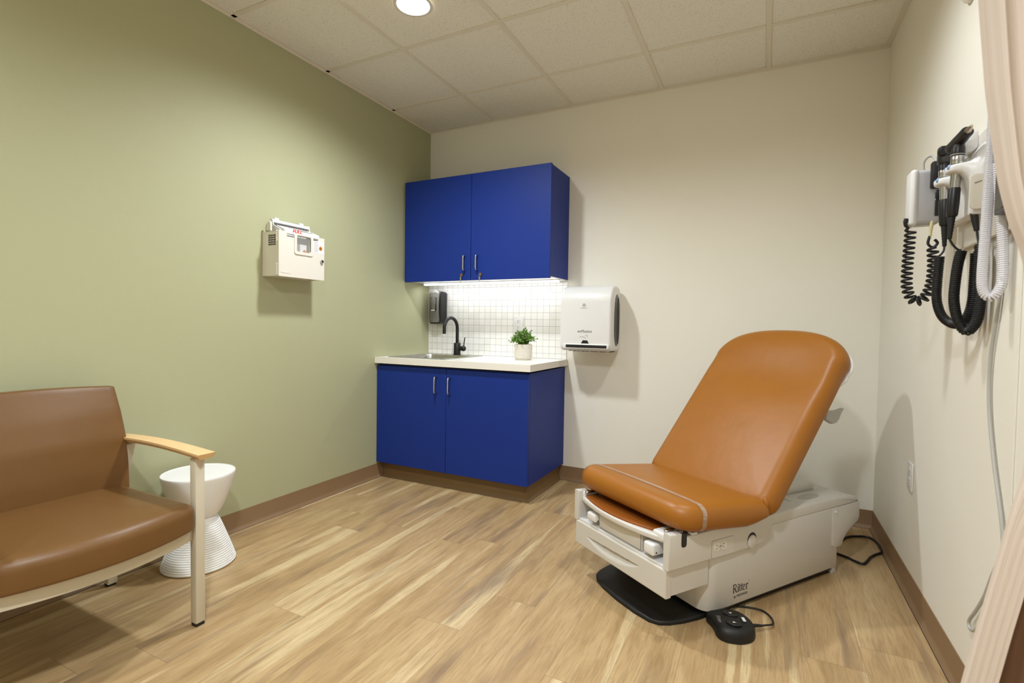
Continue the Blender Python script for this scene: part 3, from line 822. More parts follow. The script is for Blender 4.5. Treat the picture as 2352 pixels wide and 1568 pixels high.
# ================================================================== GUEST CHAIR (wide, bariatric)
gc = thing('guest_chair', 'wide brown vinyl guest chair with wood arms against the green wall', 'chair', (.35, -2.55, 0))
yr, yl, ym = -2.268, -2.840, -2.554
def sq(pts, w, d, g):
    """square-section bar along a polyline in the x-z plane at given y centre"""
    t = bmesh.new(); rings = []
    P = [Vector(p) for p in pts]
    for i, p in enumerate(P):
        a = P[min(i+1, len(P)-1)]-P[max(i-1, 0)]; a.normalize(); nrm = Vector((a.z, 0, -a.x))
        rings.append([t.verts.new(p+nrm*s1*w/2+Vector((0, s2*d/2, 0))) for s1, s2 in ((-1,-1),(1,-1),(1,1),(-1,1))])
    for A, B in zip(rings, rings[1:]):
        for k in range(4): t.faces.new((A[k], A[(k+1) % 4], B[(k+1) % 4], B[k]))
    t.faces.new(rings[0]); t.faces.new(rings[-1])
    g._merge(t)
for y in (yr, yl):
    g = G(); g.box(.628, .661, y-.0165, y+.0165, .012, .603, .0025, 2); fl_ = obj('leg', g, 'cream_metal', gc)
    g = G(); g.box(.630, .659, y-.0145, y+.0145, 0, .012); obj('foot_cap', g, 'black', fl_, label='black foot cap')
    g = G(); sq([(.062, y, .012), (.085, y, .20), (.128, y, .36), (.165, y, .50), (.205, y, .606)], .033, .033, g); bl = obj('leg', g, 'cream_metal', gc)
    g = G(); g.box(.048, .076, y-.0145, y+.0145, 0, .013); obj('foot_cap', g, 'black', bl, label='black foot cap')
    # arm: gently arched plank with bevelled lower edge
    g = G()
    def armz(x): s_ = (x-.10)/.60; return .606+.011*sin(PI*min(1, max(0, s_)))-.003*s_
    t = bmesh.new(); rings = []
    for k in range(19):
        x = .095+.605*k/18; z = armz(x); wd = .030*(1-.12*(1-k/18))
        tip = 0.0
        x2 = x-.012 if k == 18 else x
        rings.append([t.verts.new(v) for v in ((x, y-wd, z+.021), (x, y+wd, z+.021), (x, y+wd, z+.014), (x2, y+wd-.012, z), (x2, y-wd+.012, z), (x, y-wd, z+.014))])
    for A, B in zip(rings, rings[1:]):
        for k in range(6): t.faces.new((A[k], A[(k+1) % 6], B[(k+1) % 6], B[k]))
    t.faces.new(rings[0]); t.faces.new(rings[-1]); g._merge(t)
    obj('armrest', g, 'maple', gc, label='light maple wood armrest', angle=25)
sy0, sy1 = -2.824, -2.284
def bowx(y): return .062*(1-((y-ym)/((sy1-sy0)/2))**2)
# seat cushion
ol = []
n = 16
ol += [(.655+bowx(sy0+(sy1-sy0)*k/n)*1.0, sy0+(sy1-sy0)*k/n) for k in range(1, n)]
out = [(.13, sy1), (.13, sy0), (.655, sy0)]
c0 = rrect(.13, .672, sy0, sy1, (.03, .03, .03, .03), 4)
ol = []
for (a, b) in c0:
    ol.append((a, b))
dense = []
for i in range(len(ol)):
    a, b = ol[i], ol[(i+1) % len(ol)]
    k = max(1, int(math.hypot(b[0]-a[0], b[1]-a[1])/.03))
    for j in range(k): dense.append((a[0]+(b[0]-a[0])*j/k, a[1]+(b[1]-a[1])*j/k))
def seatfr(a, b, t_):
    f = max(0, min(1, (a-.13)/.54)); w_ = 1-min(1, abs((b-ym)/.27))**2.4
    return Vector((a+bowx(b)*f**2, b, .358+t_*(1+.06*w_)+(.004*w_ if t_ > .05 else 0)))
g = G(); g.pillow(dense, .092, .036, seatfr, crown=.008, seg=6, rb=.012); obj('seat', g, 'brown', gc, angle=60)
# backrest: bowed, curved panel
def backs(u, v, side):
    y = sy0+(sy1-sy0)*u; z = .40+v*(.425+.012*(1-(2*u-1)**2))
    f = (z-.40)/.43
    xs = [(-.02, .247), (.08, .246), (.3, .241), (.55, .225), (.78, .188), (1.02, .135), (1.1, .12)]
    for (f0, x0), (f1, x1) in zip(xs, xs[1:]):
        if f <= f1: x = x0+(x1-x0)*(f-f0)/(f1-f0); break
    x += .020*(1-(2*u-1)**2)
    if side: x = min(x-.016, max(.075, x-.095*(1-max(0, f-.45)*1.1)))
    return Vector((x, y, z))
g = G(); nu, nv = 24, 24
t = bmesh.new()
Fv = [[t.verts.new(backs(i/nu, j/nv, 0)) for j in range(nv+1)] for i in range(nu+1)]
Bv = [[t.verts.new(backs(i/nu, j/nv, 1)) for j in range(nv+1)] for i in range(nu+1)]
for i in range(nu):
    for j in range(nv):
        t.faces.new((Fv[i][j], Fv[i+1][j], Fv[i+1][j+1], Fv[i][j+1])); t.faces.new((Bv[i][j+1], Bv[i+1][j+1], Bv[i+1][j], Bv[i][j]))
for i in range(nu):
    t.faces.new((Fv[i][nv], Fv[i+1][nv], Bv[i+1][nv], Bv[i][nv])); t.faces.new((Bv[i][0], Bv[i+1][0], Fv[i+1][0], Fv[i][0]))
for j in range(nv):
    t.faces.new((Bv[0][j], Fv[0][j], Fv[0][j+1], Bv[0][j+1])); t.faces.new((Fv[nu][j], Bv[nu][j], Bv[nu][j+1], Fv[nu][j+1]))
bmesh.ops.recalc_face_normals(t, faces=t.faces[:])
sharp = [e for e in t.edges if len(e.link_faces) == 2 and e.calc_face_angle(0) > .9]
bmesh.ops.bevel(t, geom=sharp, offset=.006, segments=3, profile=.5, affect='EDGES')
g._merge(t); obj('backrest', g, 'brown', gc, angle=50)
# front rail follows the bow of the seat
g = G(); t = bmesh.new(); rings = []
for k in range(21):
    y = yl+.016+(yr-yl-.032)*k/20; x = .640+bowx(max(sy0, min(sy1, y)))*.92
    rings.append([t.verts.new(v) for v in ((x, y, .312), (x, y, .358), (x-.025, y, .358), (x-.025, y, .312))])
for A, B in zip(rings, rings[1:]):
    for k in range(4): t.faces.new((A[k], A[(k+1) % 4], B[(k+1) % 4], B[k]))
t.faces.new(rings[0]); t.faces.new(rings[-1]); g._merge(t); obj('front_rail', g, 'cream_metal', gc)
for y in (yr, yl):
    g = G(); g.box(.13, .63, y-.009+(-.02 if y == yr else .02), y+.009+(-.02 if y == yr else .02), .322, .357); obj('side_rail', g, 'cream_metal', gc)
g = G(); g.box(.115, .14, yl+.02, yr-.02, .322, .357); obj('rear_rail', g, 'cream_metal', gc)

# ================================================================== EXAM CHAIR (own frame: u towards the head, w from near side to far side)
ANG = math.atan2(.82052, .57161)
ec = thing('exam_chair', 'tan orange power exam chair with a pale grey base on the floor', 'exam chair', (2.296, -1.357, 0), ANG)
def eo(name, g, m, parent=None, **k): return obj(name, g, m, parent or ec, world=False, **k)
def fw(w): return lambda a, b: Vector((a, w, b))
def fu(u): return lambda a, b: Vector((u, a, b))
# floor plate
pl = [(.80, .02), (.80, .515), (.0, .515), (-.06, .508), (-.11, .498), (-.16, .482), (-.195, .460), (-.218, .425), (-.232, .37), (-.242, .27), (-.242, .17), (-.232, .10), (-.212, .068), (-.18, .05), (-.12, .034), (-.05, .025)]
g = G(); g.pillow(pl, .016, .007, lambda a, b, t_: Vector((a, b, t_)), seg=3, center=(.3, .267), rb=.001); eo('floor_plate', g, 'rubber', label='black floor plate')
g = G(); g.box(-.02, .785, .012, .523, .016, .034); eo('chassis', g, 'black')
# body shell
g = G(); g.prism(rrect(-.045, .802, 0, .535, (.01, .01, .055, .055), 6), fz(.030), (0, 0, .272), .004, 2); body = eo('base_shell', g, 'chairplastic')
for w0 in (.004, .505):
    g = G(); g.box(.772, .800, w0, w0+.026, 0, .04, .002, 1); eo('foot', g, 'chairplastic')
# drawer
g = G()
def drawer(u, v):
    w = .002+.531*u; z = .139+.104*v
    # crescent finger pull
    c = (w-.293)/.158; d = 0
    if abs(c) < 1:
        zt = .199+.004*(-c); zb = zt-.040*(1-c*c)**.8*(1 if True else 1)-.001
        if zb < z < zt: d = .024*((z-zb)/(zt-zb))**1.4*(1-c*c)**.5
    e = 0
    for q in (w-.002, .533-w): e = max(e, (.006-q)/.006)
    for q in (z-.139, .243-z): e = max(e, (.006-q)/.006)
    return Vector((-.2565+d+(.005*max(0, e)**2), w, z))
g.grid(drawer, 110, 60); t = g.bm
r = bmesh.ops.extrude_face_region(t, geom=[f for f in t.faces])
[setattr(v, 'co', Vector((-.228, v.co.y, v.co.z))) for v in r['geom'] if isinstance(v, bmesh.types.BMVert)]
dw = eo('drawer', g, 'chairplastic', angle=40)
g = G(); g.box(-.226, -.035, .005, .530, .142, .2385, .001, 1); eo('drawer_box', g, 'chairplastic', dw)
# side aprons
def apron_poly():
    p = [(-.256, .243), (.16, .2405)]
    for k in range(8): a = -PI/2+PI/2*k/7; p.append((.235+.082*cos(a), .322+.078*sin(a)))
    return p+[(.317, .350), (.25, .352), (-.17, .352), (-.20, .368), (-.256, .372)]
g = G(); g.prism(apron_poly(), fw(-.012), (0, .030, 0), .006, 3); ap = eo('side_panel', g, 'chairplastic')
g = G(); g.prism(apron_poly(), fw(.517), (0, .030, 0), .006, 3); eo('side_panel', g, 'chairplastic')
g = G(); g.prism(rrect(-.197, -.171, .316, .366, .011, 5), fw(-.0128), (0, .006, 0)); eo('lever_slot', g, 'ink', ap, label='black lever slot')
g = G(); g.prism(rrect(-.041, .081, .244, .311, .008, 4), fw(-.0124), (0, .004, 0)); eo('socket_seam', g, 'greyink', ap)
g = G(); g.prism(rrect(-.0397, .0797, .2452, .3098, .007, 4), fw(-.0133), (0, .004, 0)); op = eo('socket_plate', g, 'chairplastic', ap)
for uc in (-.013, .025):
    g = G(); g.prism(rrect(uc-.0155, uc+.0155, .268, .301, .013, 5), fw(-.0150), (0, .003, 0), .0006, 1); rc = eo('receptacle', g, 'iplastic', op)
    g = G(); q = fw(-.0153)
    for a, b in ((-.004, .2915), (-.004, .2785)): g.quad2(q, (uc-.004+a, b), (uc+.004+a, b), .0022)
    g.disc2(q, (uc+.0075 if uc < 0 else uc-.0085, .285), .0022, 10); eo('slots', g, 'ink', rc, flip=False)
g = G(); g.disc2(fw(-.0151), (.006, .2845), .0028, 12); eo('screw', g, 'ink', op, flip=False)
g = G(); g.prism([(.186+.0265*cos(a), .271+.031*sin(a)) for a in [2*PI*k/32 for k in range(32)]], fw(-.0127), (0, .004, 0)); kr = eo('knob_recess', g, 'ink', ap)
g = G(); g.prism([(.185+.0245*cos(a), .2665+.0255*sin(a)) for a in [2*PI*k/32 for k in range(32)]], fw(-.0165), (0, .006, 0), .0015, 2); eo('knob', g, 'chairplastic', kr)
# serif maker's lettering and the line under it
g = G(); LU, LZ = .100, .0755
def q(a, b): return Vector((LU+a*.030, -.0006, LZ+b*.0335))
def st_(a, b, w_=.13): g.quad2(q, a, b, w_*1.0)
def stem(x, h, serif_top=True, w_=.15):
    st_((x, 0), (x, h), w_); st_((x-.15, .022), (x+.15, .022), .045)
    if serif_top: st_((x-.16, h-.03), (x, h-.012), .06)
stem(.13, 1.0); st_((0, .978), (.3, .978), .045)
for k in range(8):
    a0 = PI/2-PI*k/8; a1 = PI/2-PI*(k+1)/8
    st_((.34+.26*cos(a0), .74+.235*sin(a0)), (.34+.26*cos(a1), .74+.235*sin(a1)), .11)
st_((.13, .975), (.36, .975), .06); st_((.13, .505), (.36, .505), .06); st_((.33, .5), (.66, .02), .15); st_((.58, .022), (.80, .022), .045)
stem(.98, .66); g.disc2(q, (.98, .86), .09, 12)
for x in (1.30, 1.68):
    st_((x, .08), (x, .86), .15); st_((x-.14, .645), (x+.2, .645), .05); st_((x+.02, .04), (x+.2, .07), .07)
for k in range(9):
    a0 = .1+PI*1.7*k/9; a1 = .1+PI*1.7*(k+1)/9
    st_((2.14+.20*cos(a0), .335+.315*sin(a0)), (2.14+.20*cos(a1), .335+.315*sin(a1)), .10)
st_((1.95, .37), (2.34, .37), .05)
stem(2.62, .66); st_((2.64, .55), (2.80, .62), .1); g.disc2(q, (2.88, .60), .08, 10); g.ring2(q, (3.12, .92), .07, .03, 10)
eo('maker_lettering', g, 'ink', body, flip=False)
text('maker_lettering', 'by MIDMARK', .0145, (.104, -.0006, .0565), (1, 0, 0), (0, 0, 1), 'ink', body, sx=1.0, world=False)
# front bay: shelf, dark inside, step housing, stirrups, footrest tray
g = G(); g.box(-.250, -.045, .018, .517, .2435, .252, .001, 1); eo('shelf', g, 'wplastic')
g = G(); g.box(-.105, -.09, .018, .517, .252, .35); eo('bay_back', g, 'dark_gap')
g = G(); g.box(-.245, -.06, .134, .386, .2525, .322, .006, 3); sh = eo('step_housing', g, 'chairplastic')
g = G(); g.prism([(w, .318-.034*(1-((w-.26)/.118)**2)) for w in [.142+.236*k/14 for k in range(15)]]+[(.378, .32), (.142, .32)], fu(-.2475), (.01, 0, 0), .002, 1); eo('step_lip', g, 'chairplastic', sh)
g = G()
g.box(-.2458, -.24, .137, .139, .258, .316); g.box(-.2458, -.24, .137, .38, .2575, .2590); eo('step_seam', g, 'greyink', sh)
for w0, w1, z0, z1 in ((.058, .108, .268, .312), (.392, .448, .272, .306)):
    g = G(); g.box(-.262, -.16, w0, w1, z0, z1, .008, 3); s1 = eo('stirrup', g, 'wplastic')
    g = G(); g.box(-.20, -.10, w0+.012, w1-.012, z0+.01, z1-.008, .003, 2); eo('stirrup_arm', g, 'chrome', s1)
    g = G(); g.disc2(fw(w0-.0004), (-.245, (z0+z1)/2-.01), .0035, 12); eo('stirrup_pin', g, 'ink', s1, flip=False)
n = 18
def trayo(x_in, w0, w1, b): return [(-.235-b*(1-((w0+(w1-w0)*k/n-(w0+w1)/2)/((w1-w0)/2))**2), w0+(w1-w0)*k/n) for k in range(n+1)]+[(x_in, w1), (x_in, w0)]
tr_out = trayo(-.09, .020, .520, .040)
g = G(); g.pillow(list(reversed(tr_out)), .020, .006, lambda a, b, t_: Vector((a, b, .325+t_)), seg=3, center=(-.18, .27), rb=.003); tr = eo('footrest_tray', g, 'chairplastic')
tr_in = trayo(-.09, .088, .500, .040)
g = G(); g.pillow(list(reversed(tr_in)), .012, .005, lambda a, b, t_: Vector((a+.007, b, .341+t_)), seg=3, center=(-.16, .29), rb=.002); eo('footrest_pad', g, 'orange2', tr, label='tan orange footrest pad')
g = G(); g.box(-.243, -.15, .020, .082, .328, .360, .007, 3); eo('tray_clamp', g, 'wplastic', tr)
g = G(); g.box(-.232, -.15, .505, .520, .330, .366, .004, 2); eo('tray_clamp', g, 'wplastic', tr)
for w0, z0 in ((.026, .3605), (.490, .362)):
    g = G(); g.box(-.230, -.17, w0, w0+.016, z0, z0+.009, .002, 1); eo('tray_latch', g, 'chrome', tr, label='metal tray latch')
# top covers behind the seat
def coverp(): return [(.300, .300), (.300, .344), (.60, .346), (.80, .342), (.90, .334), (.948, .324), (.9605, .308), (.9605, .300)]
g = G(); g.prism(coverp(), fw(0), (0, .125, 0), .008, 3); cv = eo('top_cover', g, 'chairplastic')
g = G(); g.prism(coverp(), fw(.410), (0, .125, 0), .008, 3); eo('top_cover', g, 'chairplastic')
g = G(); g.box(.30, .945, .126, .409, .29, .326, .004, 2); eo('deck', g, 'chairplastic')
g = G(); g.box(.44, .83, .128, .407, .32, .372, .014, 4); eo('actuator_cover', g, 'chairplastic')
g = G(); g.pillow([(.675+.068*cos(a), .066+.024*sin(a)) for a in [2*PI*k/28 for k in range(28)]], .0025, .001, lambda a, b, t_: Vector((a, b, .3442+t_)), seg=2); eo('dish', g, 'greycable', cv)
g = G(); g.box(.5405, .5425, .06, .1255, .3445, .3464); eo('cover_seam', g, 'darkink', cv)
g = G(); g.prism([(.746, .300), (.9605, .300), (.9630, .232), (.952, .214), (.900, .192), (.862, .170), (.838, .146), (.826, .126), (.812, .120), (.766, .122), (.752, .136)], fw(-.005), (0, .545, 0), .004, 2); rc_ = eo('rear_cover', g, 'chairplastic')
g = G(); g.lathe([(.0065, 0), (.0065, -.003), (.004, -.005), (.001, -.005)], (.764, -.005, .284), 16, 'y'); eo('screw_cap', g, 'wplastic', rc_)
# seat
SL = .11
def seatp(a, w, t_): return Vector((a+t_*SL, w, .352-SL*a+t_))
W0, W1 = -.058, .590
so = []
base = rrect(-.237, .250, W0, W1, (.05, .05, .095, .095), 7)
for i in range(len(base)):
    a, b = base[i], base[(i+1) % len(base)]; k = max(1, int(math.hypot(b[0]-a[0], b[1]-a[1])/.035))
    for j in range(k): so.append((a[0]+(b[0]-a[0])*j/k, a[1]+(b[1]-a[1])*j/k))
def seatfr2(a, w, t_):
    up = max(0, (a-.14)/.11)   # underside rises to meet the hinge
    t2 = t_ if t_ > .055 else t_+(.055-t_)*min(1, up)*.75
    return seatp(a, w, t2)
g = G(); g.pillow(so, .098, .046, seatfr2, crown=.004, seg=7, center=(.0, .266)); seat = eo('seat', g, 'orange', angle=60)
# clear band round the seat front
g = G(); pts = [(.583, .052)]
pts += [(W1-.042+.0435*cos(a), .056+.0435*sin(a)) for a in [PI/2*k/8 for k in range(9)]]
pts += [(W1-.042-(W1-W0-.084)*k/12, .1005+.004*sin(PI*k/12)) for k in range(1, 12)]
pts += [(W0+.042-.0435*sin(a), .056+.0435*cos(a)) for a in [PI/2*k/8 for k in range(9)]]
pts += [(W0+.042-.0435*cos(a), .042-.0435*sin(a)) for a in [PI/2*k/8 for k in range(1, 9)]]
P = [(seatp(-.151, w, t_), seatp(-.130, w, t_)) for w, t_ in pts]
t = bmesh.new(); A = [t.verts.new(a) for a, b in P]; B = [t.verts.new(b) for a, b in P]
for k in range(len(A)-1): t.faces.new((A[k], A[k+1], B[k+1], B[k]))
bmesh.ops.solidify(t, geom=t.faces[:], thickness=.0012)
g._merge(t); eo('seat_band', g, 'strap', seat, label='clear plastic band')
g = G(); s1 = seatp(-.142, W0+.045, -.004); g.box(s1.x-.014, s1.x+.014, s1.y-.010, s1.y+.012, s1.z-.006, s1.z+.002, .002, 1); eo('band_clip', g, 'wplastic', seat)
# backrest
TH = math.radians(49.65); BD = Vector((cos(TH), 0, sin(TH))); BN = Vector((-sin(TH), 0, cos(TH)))
BO = Vector((.206, .266, .425)); T = .100
def bk(l, w, t_): return BO+BD*l+Vector((0, 1, 0))*w+BN*(t_-T)
def halfw(l):
    h_ = .324
    if l > .56: h_ -= .003*math.exp(-((l-.675)/.05)**2)
    return h_
bo = []
ls_ = [.03+.67*k/24 for k in range(25)]
right = [(l, -halfw(l)) for l in ls_]
top = []
for k in range(1, 40):
    a = -PI/2+PI*k/40; e_ = 2/2.35
    top.append((.70+.187*abs(cos(a))**e_, .326*math.copysign(abs(sin(a))**e_, a)))
left = [(l, halfw(l)) for l in reversed(ls_)]
botc = [(-.005+.035*(1-sin(PI/2*(1-k/5))) - .03, 0) for k in range(0)]
bot = [(.005, .318), (-.018, .30), (-.03, .27)]+[(-.035, .27-.54*k/14) for k in range(1, 14)]+[(-.03, -.27), (-.018, -.30), (.005, -.318)]
bo = right+top+left+bot
def backfr(l, w, t_):
    if t_ > .05:
        e_ = max(0, 1-abs(w/.30)**3)
        t_ += (-.014*math.exp(-((l-.60)/.10)**2)+.010*math.exp(-((l-.80)/.08)**2))*e_*min(1, (t_-.05)/.03)
        t_ += .004*(1-abs(w/.33)**2)
    return bk(l, w, t_)
g = G(); g.pillow(bo, T, .050, backfr, crown=.004, seg=9, center=(.42, 0), inner=9, rb=.034); back = eo('backrest', g, 'orange', angle=60)
shw = lambda l: .285+.039*max(0, min(1, (l-.60)/.07))
so_ = [(l, -shw(l)) for l in [.12+.58*k/20 for k in range(21)]]
for k in range(1, 40):
    a = -PI/2+PI*k/40; e_ = 2/2.35; so_.append((.702+.186*abs(cos(a))**e_, .329*math.copysign(abs(sin(a))**e_, a)))
so_ += [(l, shw(l)) for l in [.70-.58*k/20 for k in range(21)]]
g = G(); g.pillow(so_, .016, .005, lambda l, w, t_: bk(l, w, t_-.008), seg=3, center=(.42, 0), rb=.008); shl = eo('back_shell', g, 'wplastic', back, label='white plastic back shell')
# tucked vinyl folds at the hinge corner
g = G()
g.tube(spline([bk(.050, -.268, T-.008), bk(.026, -.292, T-.012), bk(.004, -.306, T-.026), bk(-.008, -.300, T-.046)], 5), [.002+.0085*sin(PI*(q_+.5)/16.5) for q_ in range(16)], 10)
eo('fold', g, 'orange', back, angle=80)
# paper roll hook behind the back
g = G(); g.prism([(.672, .742), (.709, .738), (.749, .7375), (.798, .744), (.774, .720), (.760, .698), (.742, .684), (.713, .681), (.692, .690), (.66, .705)], fw(-.01), (0, .022, 0), .004, 2); eo('roll_hook', g, 'greycable', back, label='grey paper roll hook')
# support arm between base and back
g = G(); g.box(.38, .46, .21, .32, .36, .46, .008, 2)
g.tube([(.42, .265, .40), bk(.32, 0, -.005)], .028, 14); eo('back_support', g, 'chairplastic')
# power cord on the floor behind the chair
g = G(); g.tube(spline([(.80, .26, .10), (.86, .24, .07), (.98, .19, .018), (1.10, .178, .007), (1.18, .185, .007), (1.25, .190, .007), (1.297, .175, .007), (1.335, .150, .007), (1.338, .118, .007), (1.285, .062, .007), (1.205, .012, .007), (1.15, .010, .007), (1.095, .006, .007), (1.03, -.010, .007), (.985, -.014, .007), (.984, .022, .007), (.992, .06, .007), (.985, .12, .007), (.93, .22, .012), (.86, .30, .05), (.80, .31, .09)], 6), .0055, 8)
eo('power_cord', g, 'rubber', label='black power cord')

# ================================================================== FOOT PEDAL
fp_ = thing('foot_pedal', 'black rounded foot control with white arrows on the floor by the exam chair', 'foot control', (2.345, -1.40, 0))
fo = [(2.266, -1.36), (2.275, -1.333), (2.30, -1.318), (2.335, -1.305), (2.37, -1.302), (2.40, -1.318), (2.423, -1.350), (2.434, -1.392), (2.432, -1.428), (2.415, -1.458), (2.388, -1.478), (2.352, -1.487), (2.326, -1.481), (2.310, -1.462), (2.302, -1.438), (2.290, -1.412), (2.272, -1.388)]
fo = [tuple(v)[:2] for v in spline([(a, b, 0) for a, b in fo]+[(fo[0][0], fo[0][1], 0)], 3)][:-1]
fo = list(reversed(fo))
def pedfr(a, b, t_): return Vector((a, b, t_*(1+.35*max(0, min(1, (-1.33-b)/.14)))))
def ped_z(a, b): return .034*(1+.35*max(0, min(1, (-1.33-b)/.14)))+.0035
g = G(); g.pillow(fo, .034, .020, pedfr, crown=.003, seg=6, center=(2.352, -1.395), rb=.003); pb = obj('housing', g, 'rubber', fp_, angle=60)
def onp(a, b): return Vector((a, b, ped_z(a, b)+.0006))
ax_ = Vector((.57161, .82052, 0)); sx_ = Vector((.82052, -.57161, 0))
for c, sg in (((2.350, -1.362), 1), ((2.366, -1.432), -1)):
    g = G(); g.pillow([(c[0]+.027*cos(a), c[1]+.022*sin(a)) for a in [2*PI*k/24 for k in range(24)]], .005, .004, lambda a, b, t_: Vector((a, b, ped_z(a, b)-.0015+t_)), seg=3, crown=-.001); bt_ = obj('button', g, 'black', pb)
    g = G(); cc = Vector((c[0], c[1], 0))
    tri = [cc+ax_*.007*sg, cc-ax_*.004*sg+sx_*.006, cc-ax_*.004*sg-sx_*.006]
    g.poly2(lambda a, b: Vector((a, b, ped_z(a, b)+.0042)), [(v.x, v.y) for v in tri]); obj('arrow', g, 'whiteink', bt_, flip=False)
text('lettering', 'Ritter', .019, onp(2.305, -1.408)+Vector((0, 0, .0012)), (.30, -.95, 0), (.95, .30, 0), 'greyink', pb, sx=1.0, bold=.0002)
g = G(); g.poly2(lambda a, b: onp(a, b)+Vector((0, 0, .0014)), [(2.386, -1.372), (2.396, -1.368), (2.405, -1.398), (2.395, -1.402)]); obj('data_label', g, 'whiteink', pb, flip=False)
g = G(); g.tube([(2.425, -1.372, .022), (2.437, -1.362, .021), (2.455, -1.350, .019)], [.0068, .006, .0045], 12); rl = obj('strain_relief', g, 'rubber', fp_)
g = G(); g.tube(spline([(2.45, -1.353, .019), (2.470, -1.336, .018), (2.487, -1.320, .016), (2.492, -1.300, .013), (2.488, -1.262, .008), (2.470, -1.225, .006), (2.442, -1.208, .005), (2.39, -1.216, .005), (2.35, -1.232, .005), (2.33, -1.22, .006)], 6), .0035, 8); obj('cord', g, 'rubber', fp_, label='thin black cord')

# ================================================================== DIAGNOSTIC WALL SET (right wall)
XB = W-.018
mb_ = thing('mounting_board', 'white mounting board behind the diagnostic instruments on the right wall', 'board', (W, -1.5, 1.35))
g = G(); g.box(XB, W-.0005, -2.02, -1.268, 1.350, 1.665, .003, 2); obj('panel', g, 'iplastic', mb_)

tu = thing('instrument_charger', 'white wall charger holding two black handles on the right wall', 'instrument charger', (W-.02, -1.42, 1.42))
def loft(secs, yc, n=36, p=4.0):
    """rounded sections (x, half width, z low, z high) lofted along x"""
    t = bmesh.new(); R = []
    for x, hw, z0, z1 in secs:
        ring = []
        for k in range(n):
            a = 2*PI*k/n; c_, s_ = cos(a), sin(a)
            ring.append(t.verts.new((x, yc+hw*math.copysign(abs(c_)**(2/p), c_), (z0+z1)/2+(z1-z0)/2*math.copysign(abs(s_)**(2/p), s_))))
        R.append(ring)
    for A, B in zip(R, R[1:]):
        for k in range(n): t.faces.new((A[k], A[(k+1) % n], B[(k+1) % n], B[k]))
    t.faces.new(R[0]); t.faces.new(R[-1]); bmesh.ops.recalc_face_normals(t, faces=t.faces[:]); return t
NX, NY, NZ, FX, FY, FZ = 2.918, -1.470, 1.560, 2.926, -1.330, 1.558
g = G(); g.box(XB-.034, XB, -1.515, -1.285, 1.420, 1.560, .008, 3); hu = obj('housing', g, 'wplastic', tu, angle=60)
def cradle(yc, xc, zc, hw):
    g = G(); d = xc-.024
    g._merge(loft([(d, .012, zc-.008, zc+.006), (d+.004, .021, zc-.011, zc+.009), (d+.014, .030, zc-.013, zc+.011), (d+.028, .036, zc-.018, zc+.012), (d+.040, .042, zc-.034, zc+.013),
        (d+.050, .046, zc-.075, zc+.016), (d+.058, .050, zc-.120, zc+.024), (d+.068, hw, zc-.135, zc+.046), (XB-.006, hw, zc-.140, zc+.064), (XB, hw, zc-.140, zc+.066)], yc))
    c_ = obj('cradle', g, 'wplastic', tu, angle=60)
    g = G(); g.ball((xc-.019, yc-.013, zc+.003), (.006, .008, .009)); g.ball((xc-.019, yc+.013, zc+.003), (.006, .008, .009)); obj('cradle_light', g, 'blueglow', c_, label='pale blue status light')
    return c_
nc = cradle(NY, NX, NZ, .055); cradle(FY, FX, FZ, .050)
g = G(); g.prism([(a, b) for a, b in rrect(2.934, 2.972, 1.432, 1.530, .014, 5)], lambda a, b: Vector((a, NY-.0525, b)), (0, -.0045, 0), .0015, 2); rcs = obj('side_recess', g, 'iplastic', nc)
g = G(); q = fy(NY-.0573)
for a, b in (((2.944, 1.503), (2.948, 1.505)), ((2.948, 1.503), (2.953, 1.507)), ((2.953, 1.505), (2.960, 1.509))): g.quad2(q, a, b, .0028)
obj('maker_mark', g, 'greyink', rcs, flip=False)
g = G(); g.tube([(2.952, -1.500, 1.434), (2.956, -1.500, 1.405), (2.960, -1.502, 1.375)], [.0095, .0085, .006], 14); g.tube(spline([(2.960, -1.502, 1.378), (2.963, -1.505, 1.35), (2.966, -1.510, 1.33)], 4), .003, 8); obj('strain_relief', g, 'rubber', tu)
ed = thing('ear_tip_dispenser', 'white wedge dispenser behind the black otoscope head on the wall', 'dispenser', (XB, -1.39, 1.60))
g = G(); g.prism([(XB, 1.628), (XB-.032, 1.628), (XB-.012, 1.676), (XB, 1.676)], lambda a, b: Vector((a, -1.425, b)), (0, .085, 0), .002, 2); cs = obj('case', g, 'wplastic', ed)
g = G(); g.lathe([(.002, 0), (.013, 0), (.017, -.003), (.017, -.008), (.002, -.008)], (2.955, -1.426, 1.634), 28, 'y'); obj('knob', g, 'wplastic', ed)
ga = thing('pressure_gauge', 'dark cased blood pressure gauge behind the white coiled tube', 'gauge', (XB, -1.70, 1.385))
g = G(); g.box(2.946, XB, -1.76, -1.662, 1.385, 1.600, .005, 2); gb = obj('case', g, 'dgrey', ga)
g = G(); g.box(2.9445, 2.950, -1.75, -1.672, 1.395, 1.59, .002, 1); obj('dial', g, 'window', gb)
g = G(); g.prism([(XB, 1.602), (XB-.026, 1.602), (XB-.024, 1.655), (XB-.002, 1.672), (XB, 1.672)], lambda a, b: Vector((a, -1.76, b)), (0, .16, 0), .003, 2); obj('cuff_basket', g, 'iplastic', ga)

